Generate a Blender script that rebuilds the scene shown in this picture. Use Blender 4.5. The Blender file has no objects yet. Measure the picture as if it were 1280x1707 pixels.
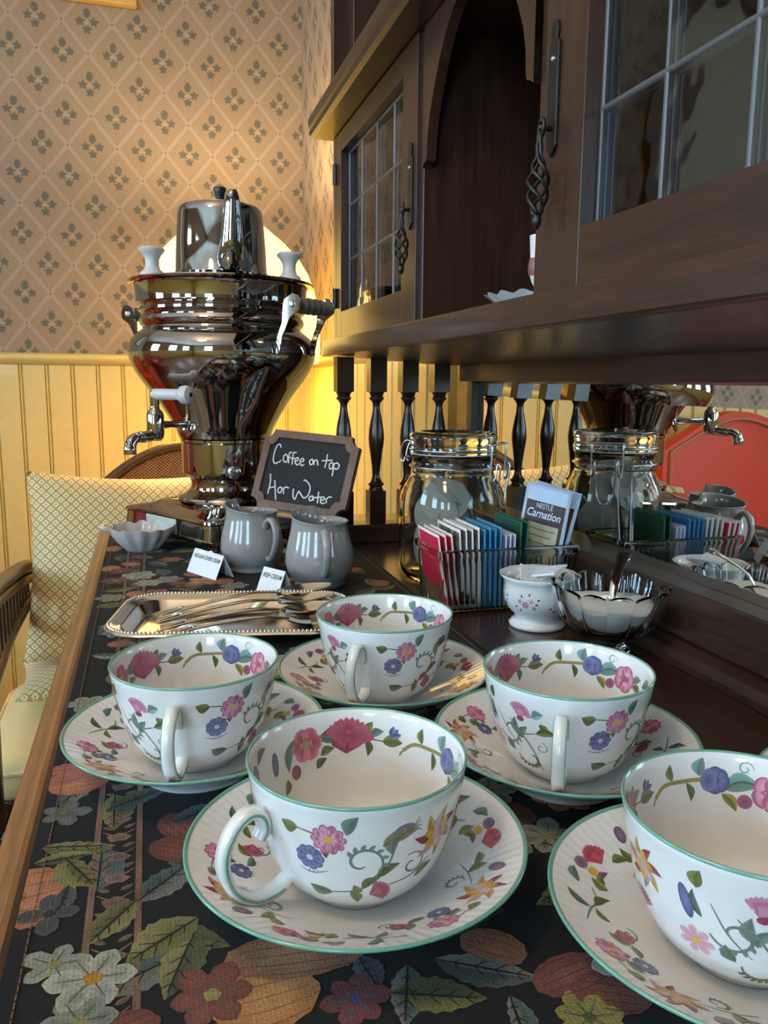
import bpy, bmesh, math, random
from mathutils import Vector, Matrix
import numpy as np

PI = math.pi
rad = math.radians
scene = bpy.context.scene
COL = scene.collection

# ------------------------------------------------------------------ camera
H = 0.215                                   # lens height above the sideboard top (z = 0)
YAW, PITCH, ROLL = rad(16.41), rad(9.203), rad(0.505)
cam_data = bpy.data.cameras.new('camera')
cam_data.sensor_fit = 'HORIZONTAL'
cam_data.sensor_width = 36.0
cam_data.lens = 36.0 * 1328.7 / 1280.0
cam_data.clip_start = 0.01
cam = bpy.data.objects.new('camera', cam_data)
COL.objects.link(cam)
_r = Vector((math.cos(YAW), -math.sin(YAW), 0)); _f = Vector((math.sin(YAW), math.cos(YAW), 0)); _u = Vector((0, 0, 1))
_f2 = _f * math.cos(PITCH) - _u * math.sin(PITCH); _u2 = _u * math.cos(PITCH) + _f * math.sin(PITCH)
_r3 = _r * math.cos(ROLL) + _u2 * math.sin(ROLL); _u3 = _u2 * math.cos(ROLL) - _r * math.sin(ROLL)
mw = Matrix.Identity(4)
for i, vec in enumerate((_r3, _u3, -_f2)):
    for k in range(3): mw[k][i] = vec[k]
mw[2][3] = H
cam.matrix_world = mw
scene.camera = cam

# ------------------------------------------------------------------ light and exposure
scene.view_settings.view_transform = 'Standard'
scene.view_settings.look = 'None'
scene.view_settings.gamma = 1.0
scene.view_settings.use_curve_mapping = False
scene.view_settings.exposure = -0.25
scene.cycles.use_denoising = True
scene.cycles.max_bounces = 10
scene.cycles.transmission_bounces = 9
scene.cycles.transparent_max_bounces = 16
scene.cycles.sample_clamp_indirect = 6.0
WINDOW_STRENGTH = 25.0                       # daylight seen through the window panes
SHADE_GLOW = 5.0                            # table lamp's fabric shade
BULB_POWER = 20.0                            # table lamp's bulb, watts
CEILING_GLOW = 43.0                         # warm glass globe of the ceiling pendant behind the lens
world = bpy.data.worlds.new('world'); scene.world = world
world.use_nodes = True
world.node_tree.nodes['Background'].inputs[0].default_value = (0.75, 0.87, 1.0, 1)
world.node_tree.nodes['Background'].inputs[1].default_value = 1.0

# ------------------------------------------------------------------ colour and node helpers
def lin(r, g, b):
    f = lambda c: (c / 255 / 12.92) if c / 255 <= 0.04045 else ((c / 255 + 0.055) / 1.055) ** 2.4
    return (f(r), f(g), f(b), 1.0)

class NV:
    """a socket with arithmetic, for writing patterns as formulas"""
    tree = None
    def __init__(s, sock): s.s = sock
    @staticmethod
    def op(kind, *a):
        n = NV.tree.nodes.new('ShaderNodeMath'); n.operation = kind
        for i, x in enumerate(a):
            if isinstance(x, NV): NV.tree.links.new(x.s, n.inputs[i])
            else: n.inputs[i].default_value = float(x)
        return NV(n.outputs[0])
    def __add__(a, b): return NV.op('ADD', a, b)
    __radd__ = __add__
    def __sub__(a, b): return NV.op('SUBTRACT', a, b)
    def __rsub__(a, b): return NV.op('SUBTRACT', b, a)
    def __mul__(a, b): return NV.op('MULTIPLY', a, b)
    __rmul__ = __mul__
    def __truediv__(a, b): return NV.op('DIVIDE', a, b)
def fract(a): return NV.op('FRACT', a)
def vabs(a): return NV.op('ABSOLUTE', a)
def vmin(a, b): return NV.op('MINIMUM', a, b)
def vmax(a, b): return NV.op('MAXIMUM', a, b)
def vsqrt(a): return NV.op('SQRT', a)
def vsin(a): return NV.op('SINE', a)
def vlen(a, b): return vsqrt(a * a + b * b)
def below(d, t, soft):                      # 1 where d < t, soft edge
    n = NV.tree.nodes.new('ShaderNodeMapRange'); n.clamp = True
    NV.tree.links.new(d.s, n.inputs[0])
    n.inputs[1].default_value = t - soft; n.inputs[2].default_value = t + soft
    n.inputs[3].default_value = 1.0; n.inputs[4].default_value = 0.0
    return NV(n.outputs[0])

def new_mat(name):
    m = bpy.data.materials.new(name); m.use_nodes = True
    nt = m.node_tree; NV.tree = nt
    b = nt.nodes['Principled BSDF']
    return m, nt, b
def setp(b, **k):
    for n, v in k.items():
        n = n.replace('_', ' ')
        b.inputs[n].default_value = v
def mixc(nt, fac, a, b):
    n = nt.nodes.new('ShaderNodeMix'); n.data_type = 'RGBA'
    for idx, x in ((0, fac), (6, a), (7, b)):
        if isinstance(x, NV): nt.links.new(x.s, n.inputs[idx])
        elif hasattr(x, 'is_output'): nt.links.new(x, n.inputs[idx])
        else: n.inputs[idx].default_value = x
    return n.outputs[2]
def noise(nt, scale, detail=3, rough=0.5, vec=None, stretch=None):
    if vec is None:
        tc = nt.nodes.new('ShaderNodeTexCoord'); vec = tc.outputs['Object']
    if stretch:
        mp = nt.nodes.new('ShaderNodeMapping'); mp.inputs['Scale'].default_value = stretch
        nt.links.new(vec, mp.inputs[0]); vec = mp.outputs[0]
    n = nt.nodes.new('ShaderNodeTexNoise')
    n.inputs['Scale'].default_value = scale; n.inputs['Detail'].default_value = detail; n.inputs['Roughness'].default_value = rough
    nt.links.new(vec, n.inputs['Vector'])
    return n.outputs[0]
def ramp(nt, fac, stops):
    n = nt.nodes.new('ShaderNodeValToRGB'); e = n.color_ramp.elements
    while len(e) > 1: e.remove(e[-1])
    e[0].position, e[0].color = stops[0]
    for p, c in stops[1:]:
        x = e.new(p); x.color = c
    nt.links.new(fac.s if isinstance(fac, NV) else fac, n.inputs[0])
    return n.outputs[0]
def bump(nt, b, h, strength=0.2, dist=0.001):
    n = nt.nodes.new('ShaderNodeBump'); n.inputs['Strength'].default_value = strength; n.inputs['Distance'].default_value = dist
    nt.links.new(h.s if isinstance(h, NV) else h, n.inputs['Height'])
    nt.links.new(n.outputs[0], b.inputs['Normal'])

def simple(name, col, rough=0.5, metal=0.0, coat=0.0, **k):
    m, nt, b = new_mat(name)
    nz = noise(nt, 60, 3)
    c = mixc(nt, nz, tuple(x * 0.9 for x in col[:3]) + (1,), tuple(min(1, x * 1.08) for x in col[:3]) + (1,))
    nt.links.new(c, b.inputs['Base Color'])
    setp(b, Roughness=rough, Metallic=metal, **k)
    b.inputs['Coat Weight'].default_value = coat
    return m

def wood(name, dark, light, stretch, rough=0.38, coat=0.25, scale=9, bstr=0.15):
    m, nt, b = new_mat(name)
    n1 = noise(nt, scale, 6, 0.62, stretch=stretch)
    n2 = noise(nt, scale * 5, 4, 0.6, stretch=stretch)
    f = NV(n1) * 0.65 + NV(n2) * 0.35
    c = ramp(nt, f, [(0.3, dark), (0.5, tuple((a + d) / 2 for a, d in zip(dark, light))), (0.68, light)])
    nt.links.new(c, b.inputs['Base Color'])
    setp(b, Roughness=rough); b.inputs['Coat Weight'].default_value = coat; b.inputs['Coat Roughness'].default_value = 0.18
    bump(nt, b, n2, bstr, 0.0006)
    return m

# ------------------------------------------------------------------ materials
WD, WL = lin(34, 19, 13), lin(74, 45, 29)
M = {}
M['wood_y'] = wood('dark oak along y', WD, WL, (14, 1.2, 14))
M['wood_x'] = wood('dark oak along x', WD, WL, (1.2, 14, 14))
M['wood_z'] = wood('dark oak upright', WD, WL, (14, 14, 1.2))
M['spindle'] = wood('near-black turned oak', lin(30, 18, 13), lin(58, 37, 26), (10, 10, 1.5), rough=0.3)
M['dark_shade_oak'] = wood('near-black oak with shade painted in', lin(14, 9, 7), lin(30, 20, 14), (14, 1.2, 14), rough=0.5, coat=0)  # dark oak taken near black, putting the niche's shade into the colour
M['top'] = wood('dark polished sideboard top', lin(36, 20, 13), lin(74, 44, 28), (12, 1.0, 12), rough=0.26, coat=0.4, bstr=0.08)
M['edge'] = wood('worn brown wood with light painted in', lin(98, 62, 34), lin(160, 112, 66), (14, 1.0, 14), rough=0.4, coat=0.25)  # paler for wear and for light falling on it; corner post borrows it
M['frame_wood'] = wood('brown board frame', lin(84, 60, 46), lin(128, 96, 76), (10, 10, 10), rough=0.55, coat=0)
M['pale_wood'] = wood('pale easel wood', lin(166, 118, 70), lin(206, 160, 104), (8, 8, 8), rough=0.5, coat=0)
M['chair_wood'] = wood('dark bentwood', lin(38, 25, 17), lin(80, 56, 38), (6, 6, 6), rough=0.35)
M['gilt_wood'] = wood('pale gilt frame wood', lin(176, 132, 66), lin(214, 172, 100), (3, 14, 14), rough=0.45)
M['floor'] = wood('floorboards', lin(96, 62, 38), lin(140, 98, 62), (12, 1.0, 1), rough=0.4, scale=4)
M['chrome'] = simple('polished chrome', (0.46, 0.43, 0.405, 1), 0.045, 1.0)
M['silver'] = simple('silver plate', (0.86, 0.80, 0.71, 1), 0.14, 1.0)
M['steel'] = simple('steel wire', (0.62, 0.64, 0.68, 1), 0.25, 1.0)
M['iron'] = simple('wrought iron', (0.055, 0.05, 0.048, 1), 0.42, 0.9)
M['lead'] = simple('lead came', (0.15, 0.15, 0.16, 1), 0.55, 0.6)
M['porcelain'] = simple('white porcelain', (0.80, 0.79, 0.77, 1), 0.12, 0, 0.4)
M['stoneware'] = simple('grey white stoneware', (0.30, 0.290, 0.285, 1), 0.16, 0, 0.4)
M['dish_grey'] = simple('pale grey glaze', (0.52, 0.50, 0.49, 1), 0.16, 0, 0.4)
M['grip_white'] = simple('off-white tap grip', (0.62, 0.59, 0.60, 1), 0.35)
M['grip_brown'] = simple('grey brown turned handle', (0.16, 0.125, 0.10, 1), 0.42)
M['black_plastic'] = simple('black knob', (0.012, 0.012, 0.013, 1), 0.3)
M['green_line'] = simple('sea green rim glaze', lin(112, 168, 148), 0.18, 0, 0.4)
M['paper'] = simple('white paper', (0.80, 0.80, 0.82, 1), 0.75)
M['grey_paper'] = simple('grey paper', (0.42, 0.42, 0.42, 1), 0.8)
M['ink'] = simple('dark ink', (0.02, 0.02, 0.022, 1), 0.7)
M['slate'] = simple('chalkboard slate', (0.012, 0.013, 0.013, 1), 0.8)
M['chalk'] = simple('white chalk', (0.66, 0.66, 0.64, 1), 0.95)
M['sugar'] = simple('white sugar', (0.88, 0.87, 0.85, 1), 0.8)
M['cream_cushion'] = simple('cream seat fabric', lin(238, 212, 152), 0.85)
M['teabag'] = simple('grey tea bag paper', (0.46, 0.44, 0.42, 1), 0.8)
M['red_vel'] = simple('orange red upholstery', lin(206, 62, 22), 0.6)
M['crimson'] = simple('crimson upholstery', lin(170, 40, 48), 0.5)
M['piping'] = simple('tan piping', lin(170, 110, 70), 0.6)
M['paint_wall'] = simple('cream painted board', lin(214, 188, 112), 0.42, 0, 0.1)
M['ceiling'] = simple('ceiling paint', (0.72, 0.68, 0.62, 1), 0.8)
M['brass'] = simple('aged brass', lin(168, 126, 62), 0.3, 1.0)
M['label_plate'] = simple('pale grey label plate', lin(182, 188, 176), 0.5)

def glass(name, tint=(1, 1, 1, 1), rough=0.0, ior=1.47):
    m = bpy.data.materials.new(name); m.use_nodes = True; nt = m.node_tree
    nt.nodes.remove(nt.nodes['Principled BSDF'])
    g = nt.nodes.new('ShaderNodeBsdfGlass'); g.inputs['Color'].default_value = tint
    g.inputs['Roughness'].default_value = rough; g.inputs['IOR'].default_value = ior
    nt.links.new(g.outputs[0], nt.nodes['Material Output'].inputs[0])
    return m
M['glass'] = glass('clear glass', (0.96, 0.98, 0.96, 1))
M['crystal'] = glass('pressed crystal', (0.97, 0.98, 0.98, 1), 0.0, 1.5)

def pane_glass():
    m = bpy.data.materials.new('old leaded window glass'); m.use_nodes = True; nt = m.node_tree
    nt.nodes.remove(nt.nodes['Principled BSDF']); NV.tree = nt
    t = nt.nodes.new('ShaderNodeBsdfTransparent'); t.inputs[0].default_value = (0.8, 0.82, 0.82, 1)
    g = nt.nodes.new('ShaderNodeBsdfGlossy'); g.inputs['Roughness'].default_value = 0.03
    fr = nt.nodes.new('ShaderNodeFresnel'); fr.inputs[0].default_value = 2.1
    bp = nt.nodes.new('ShaderNodeBump'); bp.inputs['Strength'].default_value = 0.25; bp.inputs['Distance'].default_value = 0.002
    nt.links.new(noise(nt, 22, 2), bp.inputs['Height']); nt.links.new(bp.outputs[0], g.inputs['Normal'])
    mx = nt.nodes.new('ShaderNodeMixShader')
    nt.links.new(fr.outputs[0], mx.inputs[0]); nt.links.new(t.outputs[0], mx.inputs[1]); nt.links.new(g.outputs[0], mx.inputs[2])
    nt.links.new(mx.outputs[0], nt.nodes['Material Output'].inputs[0])
    return m
M['pane'] = pane_glass()
def mirror_mat():
    m, nt, b = new_mat('silvered mirror')
    b.inputs['Base Color'].default_value = (0.86, 0.86, 0.82, 1); setp(b, Roughness=0.006, Metallic=1.0)
    return m
M['mirror'] = mirror_mat()

def emit(name, col, strength):
    m = bpy.data.materials.new(name); m.use_nodes = True; nt = m.node_tree
    nt.nodes.remove(nt.nodes['Principled BSDF'])
    e = nt.nodes.new('ShaderNodeEmission'); e.inputs[0].default_value = col; e.inputs[1].default_value = strength
    nt.links.new(e.outputs[0], nt.nodes['Material Output'].inputs[0])
    return m
M['daylight'] = emit('daylit window pane', (0.46, 0.74, 1.0, 1), WINDOW_STRENGTH)
def shade_mat():
    m, nt, b = new_mat('glowing lamp shade fabric')
    b.inputs['Base Color'].default_value = lin(250, 222, 150)
    b.inputs['Emission Color'].default_value = (1.0, 0.63, 0.14, 1)
    b.inputs['Emission Strength'].default_value = SHADE_GLOW
    setp(b, Roughness=0.9)
    return m
M['shade'] = shade_mat()

def vcol(name, rough, coat=0.0, weave=False):
    m, nt, b = new_mat(name)
    a = nt.nodes.new('ShaderNodeAttribute'); a.attribute_name = 'Col'
    if weave:
        tc = nt.nodes.new('ShaderNodeTexCoord')
        sp = nt.nodes.new('ShaderNodeSeparateXYZ'); nt.links.new(tc.outputs['Object'], sp.inputs[0])
        X, Y = NV(sp.outputs[0]), NV(sp.outputs[1])
        th = vsin(Y * 5200) * 0.5 + vsin(X * 3800) * 0.5
        n1 = noise(nt, 620, 2, 0.6, stretch=(1.0, 2.4, 1)); n2 = noise(nt, 55, 4, 0.6)
        f = NV(n1) * 0.9 + NV(n2) * 0.7 + th * 0.10 + (-0.42)
        k = nt.nodes.new('ShaderNodeMix'); k.data_type = 'RGBA'; k.blend_type = 'MULTIPLY'; k.inputs[0].default_value = 1.0
        nt.links.new(a.outputs['Color'], k.inputs[6])
        g = ramp(nt, f, [(0.0, (0.25, 0.25, 0.25, 1)), (0.5, (0.9, 0.9, 0.9, 1)), (1.0, (1.6, 1.6, 1.5, 1))])
        nt.links.new(g, k.inputs[7]); nt.links.new(k.outputs[2], b.inputs['Base Color'])
        bump(nt, b, f, 0.6, 0.0006)
    else:
        nt.links.new(a.outputs['Color'], b.inputs['Base Color'])
    setp(b, Roughness=rough); b.inputs['Coat Weight'].default_value = coat
    return m
M['print'] = vcol('fired enamel print', 0.14, 0.4)
M['tapestry'] = vcol('woven tapestry', 0.92, 0, True)
M['flatprint'] = vcol('printed paper', 0.5)

def wallpaper(name, axis, off):
    """tan paper: pale trellis of diamonds with a grey-green sprig in each"""
    m, nt, b = new_mat(name)
    tc = nt.nodes.new('ShaderNodeTexCoord'); sp = nt.nodes.new('ShaderNodeSeparateXYZ'); nt.links.new(tc.outputs['Object'], sp.inputs[0])
    CW, CH = 0.1275, 0.1563
    u = (NV(sp.outputs[axis]) - off) / CW; v = (NV(sp.outputs[2]) - 1.073) / CH
    wob = NV(noise(nt, 240, 2)) - 0.5
    def motif(du, dv):
        a = (fract(u + (0.5 + du)) - 0.5) * CW; c = (fract(v + (0.5 + dv)) - 0.5) * CH
        def ell(x, y, rx, ry): return vlen((a - x) / rx, (c - y) / ry)
        d = ell(0, 0.0208, 0.0090, 0.0122)
        for (x, y) in ((-0.0172, 0.000), (0.0172, 0.000), (0.0, -0.0188)):
            pa, pc = a - x, c - y
            ang = NV.op('ARCTAN2', pa, pc)
            r = vlen(pa, pc) / (1.0 + 0.20 * NV.op('COSINE', ang * 5))
            d = vmin(d, r / 0.0096)
        leaf = below(d + wob * 1.1, 1.0, 0.12)
        # pale stems round the middle
        st = vmin(ell(-0.008, -0.002, 0.0075, 0.0028), ell(0.008, -0.002, 0.0075, 0.0028))
        st = vmin(st, ell(0, -0.004, 0.0026, 0.013))
        stem = below(st + wob * 0.8, 1.0, 0.2)
        tail = below(vmax(vabs(a) / 0.0008, vabs(c + 0.036) / 0.008), 1.0, 0.3)
        return leaf, stem, tail
    l1, s1, t1 = motif(0, 0); l2, s2, t2 = motif(0.5, 0.5)
    leaf, stem, tail = vmax(l1, l2), vmax(s1, s2), vmax(t1, t2)
    # trellis
    p = vabs(fract(u + v + 0.5 + 0.5 - 0.5) - 0.5); q = vabs(fract(u - v + 0.5) - 0.5)
    p = vabs(p - 0.5); q = vabs(q - 0.5)
    dd = vmin(p, q)
    band = below(dd + wob * 0.02, 0.052, 0.006)
    edge = below(vabs(dd - 0.058), 0.007, 0.004)
    mid = below(dd, 0.007, 0.004)
    node = below(vlen(p, q), 0.030, 0.008)
    fine = NV(noise(nt, 300, 4)); big = NV(noise(nt, 5, 2))
    base = mixc(nt, fine, lin(139, 117, 95), lin(153, 130, 107))
    c = mixc(nt, band, base, mixc(nt, fine, lin(155, 133, 115), lin(166, 145, 126)))
    c = mixc(nt, edge * 0.55, c, lin(130, 108, 88))
    c = mixc(nt, mid * 0.35, c, lin(132, 110, 92))
    c = mixc(nt, node * 0.75, c, lin(112, 90, 75))
    c = mixc(nt, tail * 0.5, c, lin(104, 90, 75))
    c = mixc(nt, stem * 0.8, c, lin(160, 144, 122))
    c = mixc(nt, leaf * (0.50 + fine * 0.55), c, mixc(nt, fine, lin(56, 58, 54), lin(90, 93, 84)))
    nt.links.new(c, b.inputs['Base Color']); setp(b, Roughness=0.75)
    bump(nt, b, fine, 0.12, 0.0006)
    return m
M['wallpaper_x'] = wallpaper('sprig wallpaper far wall', 0, -0.310)
M['wallpaper_y'] = wallpaper('sprig wallpaper side wall', 1, 2.42)

def pillow_mat():
    m, nt, b = new_mat('gold diamond brocade')
    tc = nt.nodes.new('ShaderNodeTexCoord'); sp = nt.nodes.new('ShaderNodeSeparateXYZ'); nt.links.new(tc.outputs['UV'], sp.inputs[0])
    u, v = NV(sp.outputs[0]), NV(sp.outputs[1])
    a, c = (u + v) * 21.0, (u - v) * 21.0
    fa, fc = vabs(fract(a) - 0.5), vabs(fract(c) - 0.5)
    d = vmax(fa, fc)
    cell = below(d, 0.36, 0.03); hole = below(d, 0.13, 0.03)
    n = NV(noise(nt, 220, 3))
    col = mixc(nt, cell, mixc(nt, n, lin(170, 140, 86), lin(196, 166, 108)), mixc(nt, n, lin(228, 208, 150), lin(246, 230, 180)))
    col = mixc(nt, hole, col, lin(184, 150, 92))
    nt.links.new(col, b.inputs['Base Color']); setp(b, Roughness=0.6); b.inputs['Sheen Weight'].default_value = 0.3
    bump(nt, b, cell + n * 0.4, 0.25, 0.0008)
    return m
M['pillow'] = pillow_mat()
def wicker_mat():
    m, nt, b = new_mat('woven wicker')
    tc = nt.nodes.new('ShaderNodeTexCoord'); sp = nt.nodes.new('ShaderNodeSeparateXYZ'); nt.links.new(tc.outputs['Object'], sp.inputs[0])
    X, Z = NV(sp.outputs[0]), NV(sp.outputs[2])
    h = vsin(X * 700) * vsin(Z * 900)
    n = NV(noise(nt, 160, 3))
    col = ramp(nt, h * 0.5 + 0.5 + (n - 0.5) * 0.5, [(0.2, lin(66, 38, 18)), (0.6, lin(136, 86, 44)), (0.95, lin(190, 140, 84))])
    nt.links.new(col, b.inputs['Base Color']); setp(b, Roughness=0.5); bump(nt, b, h, 0.7, 0.002)
    return m
M['wicker'] = wicker_mat()

# ------------------------------------------------------------------ mesh helpers
class MB:
    def __init__(s): s.v = []; s.f = []; s.m = []; s.c = []; s.uv = None
    def add(s, vs, fs, mat=0, col=None):
        o = len(s.v); s.v += [tuple(p) for p in vs]
        s.f += [tuple(i + o for i in f) for f in fs]; s.m += [mat] * len(fs)
        if col is None: col = (1, 1, 1, 1)
        s.c += list(col) if isinstance(col, list) else [col] * len(vs)
        return s
    def box(s, x0, x1, y0, y1, z0, z1, mat=0, col=None):
        x0, x1 = min(x0, x1), max(x0, x1); y0, y1 = min(y0, y1), max(y0, y1); z0, z1 = min(z0, z1), max(z0, z1)
        vs = [(x, y, z) for z in (z0, z1) for y in (y0, y1) for x in (x0, x1)]
        return s.add(vs, [(0, 2, 3, 1), (4, 5, 7, 6), (0, 1, 5, 4), (2, 6, 7, 3), (0, 4, 6, 2), (1, 3, 7, 5)], mat, col)
    def lathe(s, prof, n=48, c=(0, 0, 0), mat=0, rfun=None, zfun=None, a0=0):
        vs, fs = [], []; k = len(prof)
        for i in range(n):
            t = 2 * PI * i / n + a0
            for (r, z) in prof:
                rr = r * (rfun(t, r, z) if rfun else 1); zz = z + (zfun(t, r, z) if zfun else 0)
                vs.append((c[0] + rr * math.cos(t), c[1] + rr * math.sin(t), c[2] + zz))
        for i in range(n):
            j = (i + 1) % n
            for q in range(k - 1):
                a, b_ = prof[q][0] < 1e-7, prof[q + 1][0] < 1e-7
                A, B, Cc, D = i * k + q, j * k + q, j * k + q + 1, i * k + q + 1
                if a and b_: continue
                fs.append((A, Cc, D) if a else (A, B, D) if b_ else (A, B, Cc, D))
        return s.add(vs, fs, mat)
    def tube(s, path, r, n=8, mat=0, closed=False, caps=True, flat=None):
        """r: radius or list; flat: (a, b) scale of the cross-section"""
        P = [Vector(p) for p in path]; k = len(P); R = r if isinstance(r, (list, tuple)) else [r] * k
        vs, fs = [], []; prev = None
        for i, p in enumerate(P):
            t = (P[(i + 1) % k] - P[i - 1]) if closed else (P[min(i + 1, k - 1)] - P[max(i - 1, 0)])
            t.normalize()
            if prev is None:
                ref = Vector((0, 0, 1)) if abs(t.z) < 0.9 else Vector((1, 0, 0)); nrm = (ref - t * ref.dot(t)).normalized()
            else:
                nrm = prev - t * prev.dot(t); nrm = nrm.normalized() if nrm.length > 1e-6 else t.orthogonal().normalized()
            prev = nrm; bn = t.cross(nrm)
            fa, fb = flat if flat else (1, 1)
            for j in range(n):
                a = 2 * PI * j / n
                vs.append(p + nrm * (math.cos(a) * R[i] * fa) + bn * (math.sin(a) * R[i] * fb))
        for i in range(k if closed else k - 1):
            i2 = (i + 1) % k
            for j in range(n):
                j2 = (j + 1) % n
                fs.append((i * n + j, i * n + j2, i2 * n + j2, i2 * n + j))
        if caps and not closed:
            fs.append(tuple(range(n - 1, -1, -1))); fs.append(tuple((k - 1) * n + j for j in range(n)))
        return s.add(vs, fs, mat)
    def prism(s, poly, ax, h0, h1, mat=0):
        """poly in the two axes other than ax, extruded h0..h1 along ax"""
        def P(a, b, h):
            return {'x': (h, a, b), 'y': (a, h, b), 'z': (a, b, h)}[ax]
        n = len(poly); vs = [P(a, b, h0) for a, b in poly] + [P(a, b, h1) for a, b in poly]
        fs = [tuple(range(n - 1, -1, -1)), tuple(range(n, 2 * n))]
        fs += [(i, (i + 1) % n, n + (i + 1) % n, n + i) for i in range(n)]
        return s.add(vs, fs, mat)
    def grid(s, fn, nu, nv, mat=0, closed_u=False):
        vs = [fn(i / nu, j / nv) for i in range(nu if closed_u else nu + 1) for j in range(nv + 1)]
        w = nv + 1; k = nu if closed_u else nu + 1; fs = []
        for i in range(nu):
            i2 = (i + 1) % k
            for j in range(nv): fs.append((i * w + j, i2 * w + j, i2 * w + j + 1, i * w + j + 1))
        return s.add(vs, fs, mat)
    def xform(s, mat4):
        s.v = [tuple(mat4 @ Vector(p)) for p in s.v]; return s
    def mesh(s, name, mats, smooth=True, angle=40, colors=False):
        me = bpy.data.meshes.new(name); me.from_pydata(s.v, [], s.f)
        for m in mats: me.materials.append(M[m] if isinstance(m, str) else m)
        me.polygons.foreach_set('material_index', s.m)
        bm = bmesh.new(); bm.from_mesh(me); bmesh.ops.recalc_face_normals(bm, faces=bm.faces); bm.to_mesh(me); bm.free()
        if colors:
            at = me.color_attributes.new('Col', 'FLOAT_COLOR', 'POINT')
            at.data.foreach_set('color', np.array(s.c, dtype=np.float32).ravel())
        if smooth:
            me.polygons.foreach_set('use_smooth', [True] * len(me.polygons))
            if angle < 180: me.set_sharp_from_angle(angle=rad(angle))
        me.update()
        return me
    def build(s, name, mats, parent=None, smooth=True, angle=40, colors=False, bevel=0, label=None, world=True):
        if not isinstance(mats, (list, tuple)): mats = [mats]
        o = place(s.mesh(name, mats, smooth, angle, colors), name, parent, world)
        if bevel:
            b = o.modifiers.new('bevel', 'BEVEL'); b.width = bevel; b.segments = 2; b.limit_method = 'ANGLE'; b.angle_limit = rad(50)
        if label: o['label'] = label
        return o
def place(me, name, parent=None, world=True):
    o = bpy.data.objects.new(name, me); COL.objects.link(o)
    if parent is not None:
        o.parent = parent
        if world:                            # vertices already in world coordinates
            q = parent; m = Matrix.Identity(4)
            chain = []
            while q is not None: chain.append(q); q = q.parent
            for q in reversed(chain):
                m = m @ q.matrix_parent_inverse @ q.matrix_basis
            o.matrix_parent_inverse = m.inverted()
    return o
def thing(name, label, cat, loc=(0, 0, 0), rz=0, group=None):
    o = bpy.data.objects.new(name, None); COL.objects.link(o); o.location = loc; o.rotation_euler = (0, 0, rz)
    o.empty_display_size = 0.02
    return tag(o, label, cat, group)
def tag(o, label, cat, group=None):
    o['label'] = label; o['category'] = cat
    if group: o['group'] = group
    return o
def struct(o): o['kind'] = 'structure'; return o
def dup(root, loc, rz, label, group=None):
    r = root.copy(); COL.objects.link(r); r.location = loc; r.rotation_euler = (0, 0, rz); r['label'] = label
    if group: r['group'] = group
    for ch in list(root.children):
        c = ch.copy(); COL.objects.link(c); c.parent = r
        for g in list(ch.children):
            d = g.copy(); COL.objects.link(d); d.parent = c
    return r
def smooth_path(pts, n=8):
    """Catmull-Rom through points"""
    P = [np.array(p, float) for p in pts]; out = []
    for i in range(len(P) - 1):
        p0 = P[i - 1] if i else 2 * P[0] - P[1]; p1, p2 = P[i], P[i + 1]
        p3 = P[i + 2] if i + 2 < len(P) else 2 * P[-1] - P[-2]
        for k in range(n):
            t = k / n
            out.append(0.5 * ((2 * p1) + (-p0 + p2) * t + (2 * p0 - 5 * p1 + 4 * p2 - p3) * t * t + (-p0 + 3 * p1 - 3 * p2 + p3) * t ** 3))
    out.append(P[-1]); return [tuple(float(x) for x in p) for p in out]
def text_mesh(body, size, shear=0.0, bold=0.0):
    c = bpy.data.curves.new('lettering', 'FONT'); c.body = body; c.size = size; c.shear = shear; c.align_x = 'CENTER'; c.align_y = 'CENTER'
    c.offset = bold; c.resolution_u = 3
    o = bpy.data.objects.new('lettering', c); COL.objects.link(o)
    dg = bpy.context.evaluated_depsgraph_get(); me = bpy.data.meshes.new_from_object(o.evaluated_get(dg))
    vs = [tuple(v.co) for v in me.vertices]; fs = [tuple(p.vertices) for p in me.polygons]
    bpy.data.objects.remove(o); bpy.data.meshes.remove(me)
    return vs, fs

# ================================================================== THE ROOM
XL, XR, YB, YF, ZF, ZC = -3.0, 0.4555, -2.4, 2.42, -0.85, 1.75
RAILB, RAILT = 0.256, 0.288
def slab(name, x0, x1, y0, y1, z0, z1, mat):
    return struct(MB().box(x0, x1, y0, y1, z0, z1).build(name, mat, smooth=False))
slab('floor', XL - .1, XR + .1, YB - .1, YF + .1, ZF - .1, ZF, 'floor')
slab('ceiling', XL - .1, XR + .1, YB - .1, YF + .1, ZC, ZC + .1, 'ceiling')
wall_far = slab('wall_far', XL - .1, XR + .1, YF, YF + .1, ZF, ZC, 'wallpaper_x')
wall_right = slab('wall_right', XR, XR + .1, YB - .1, YF, ZF, ZC, 'wallpaper_y')
wall_left = slab('wall_left', XL - .1, XL, YB - .1, YF, ZF, ZC, 'wallpaper_y')
wall_back = slab('wall_back', XL, XR, YB - .1, YB, ZF, ZC, 'wallpaper_x')
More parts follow.
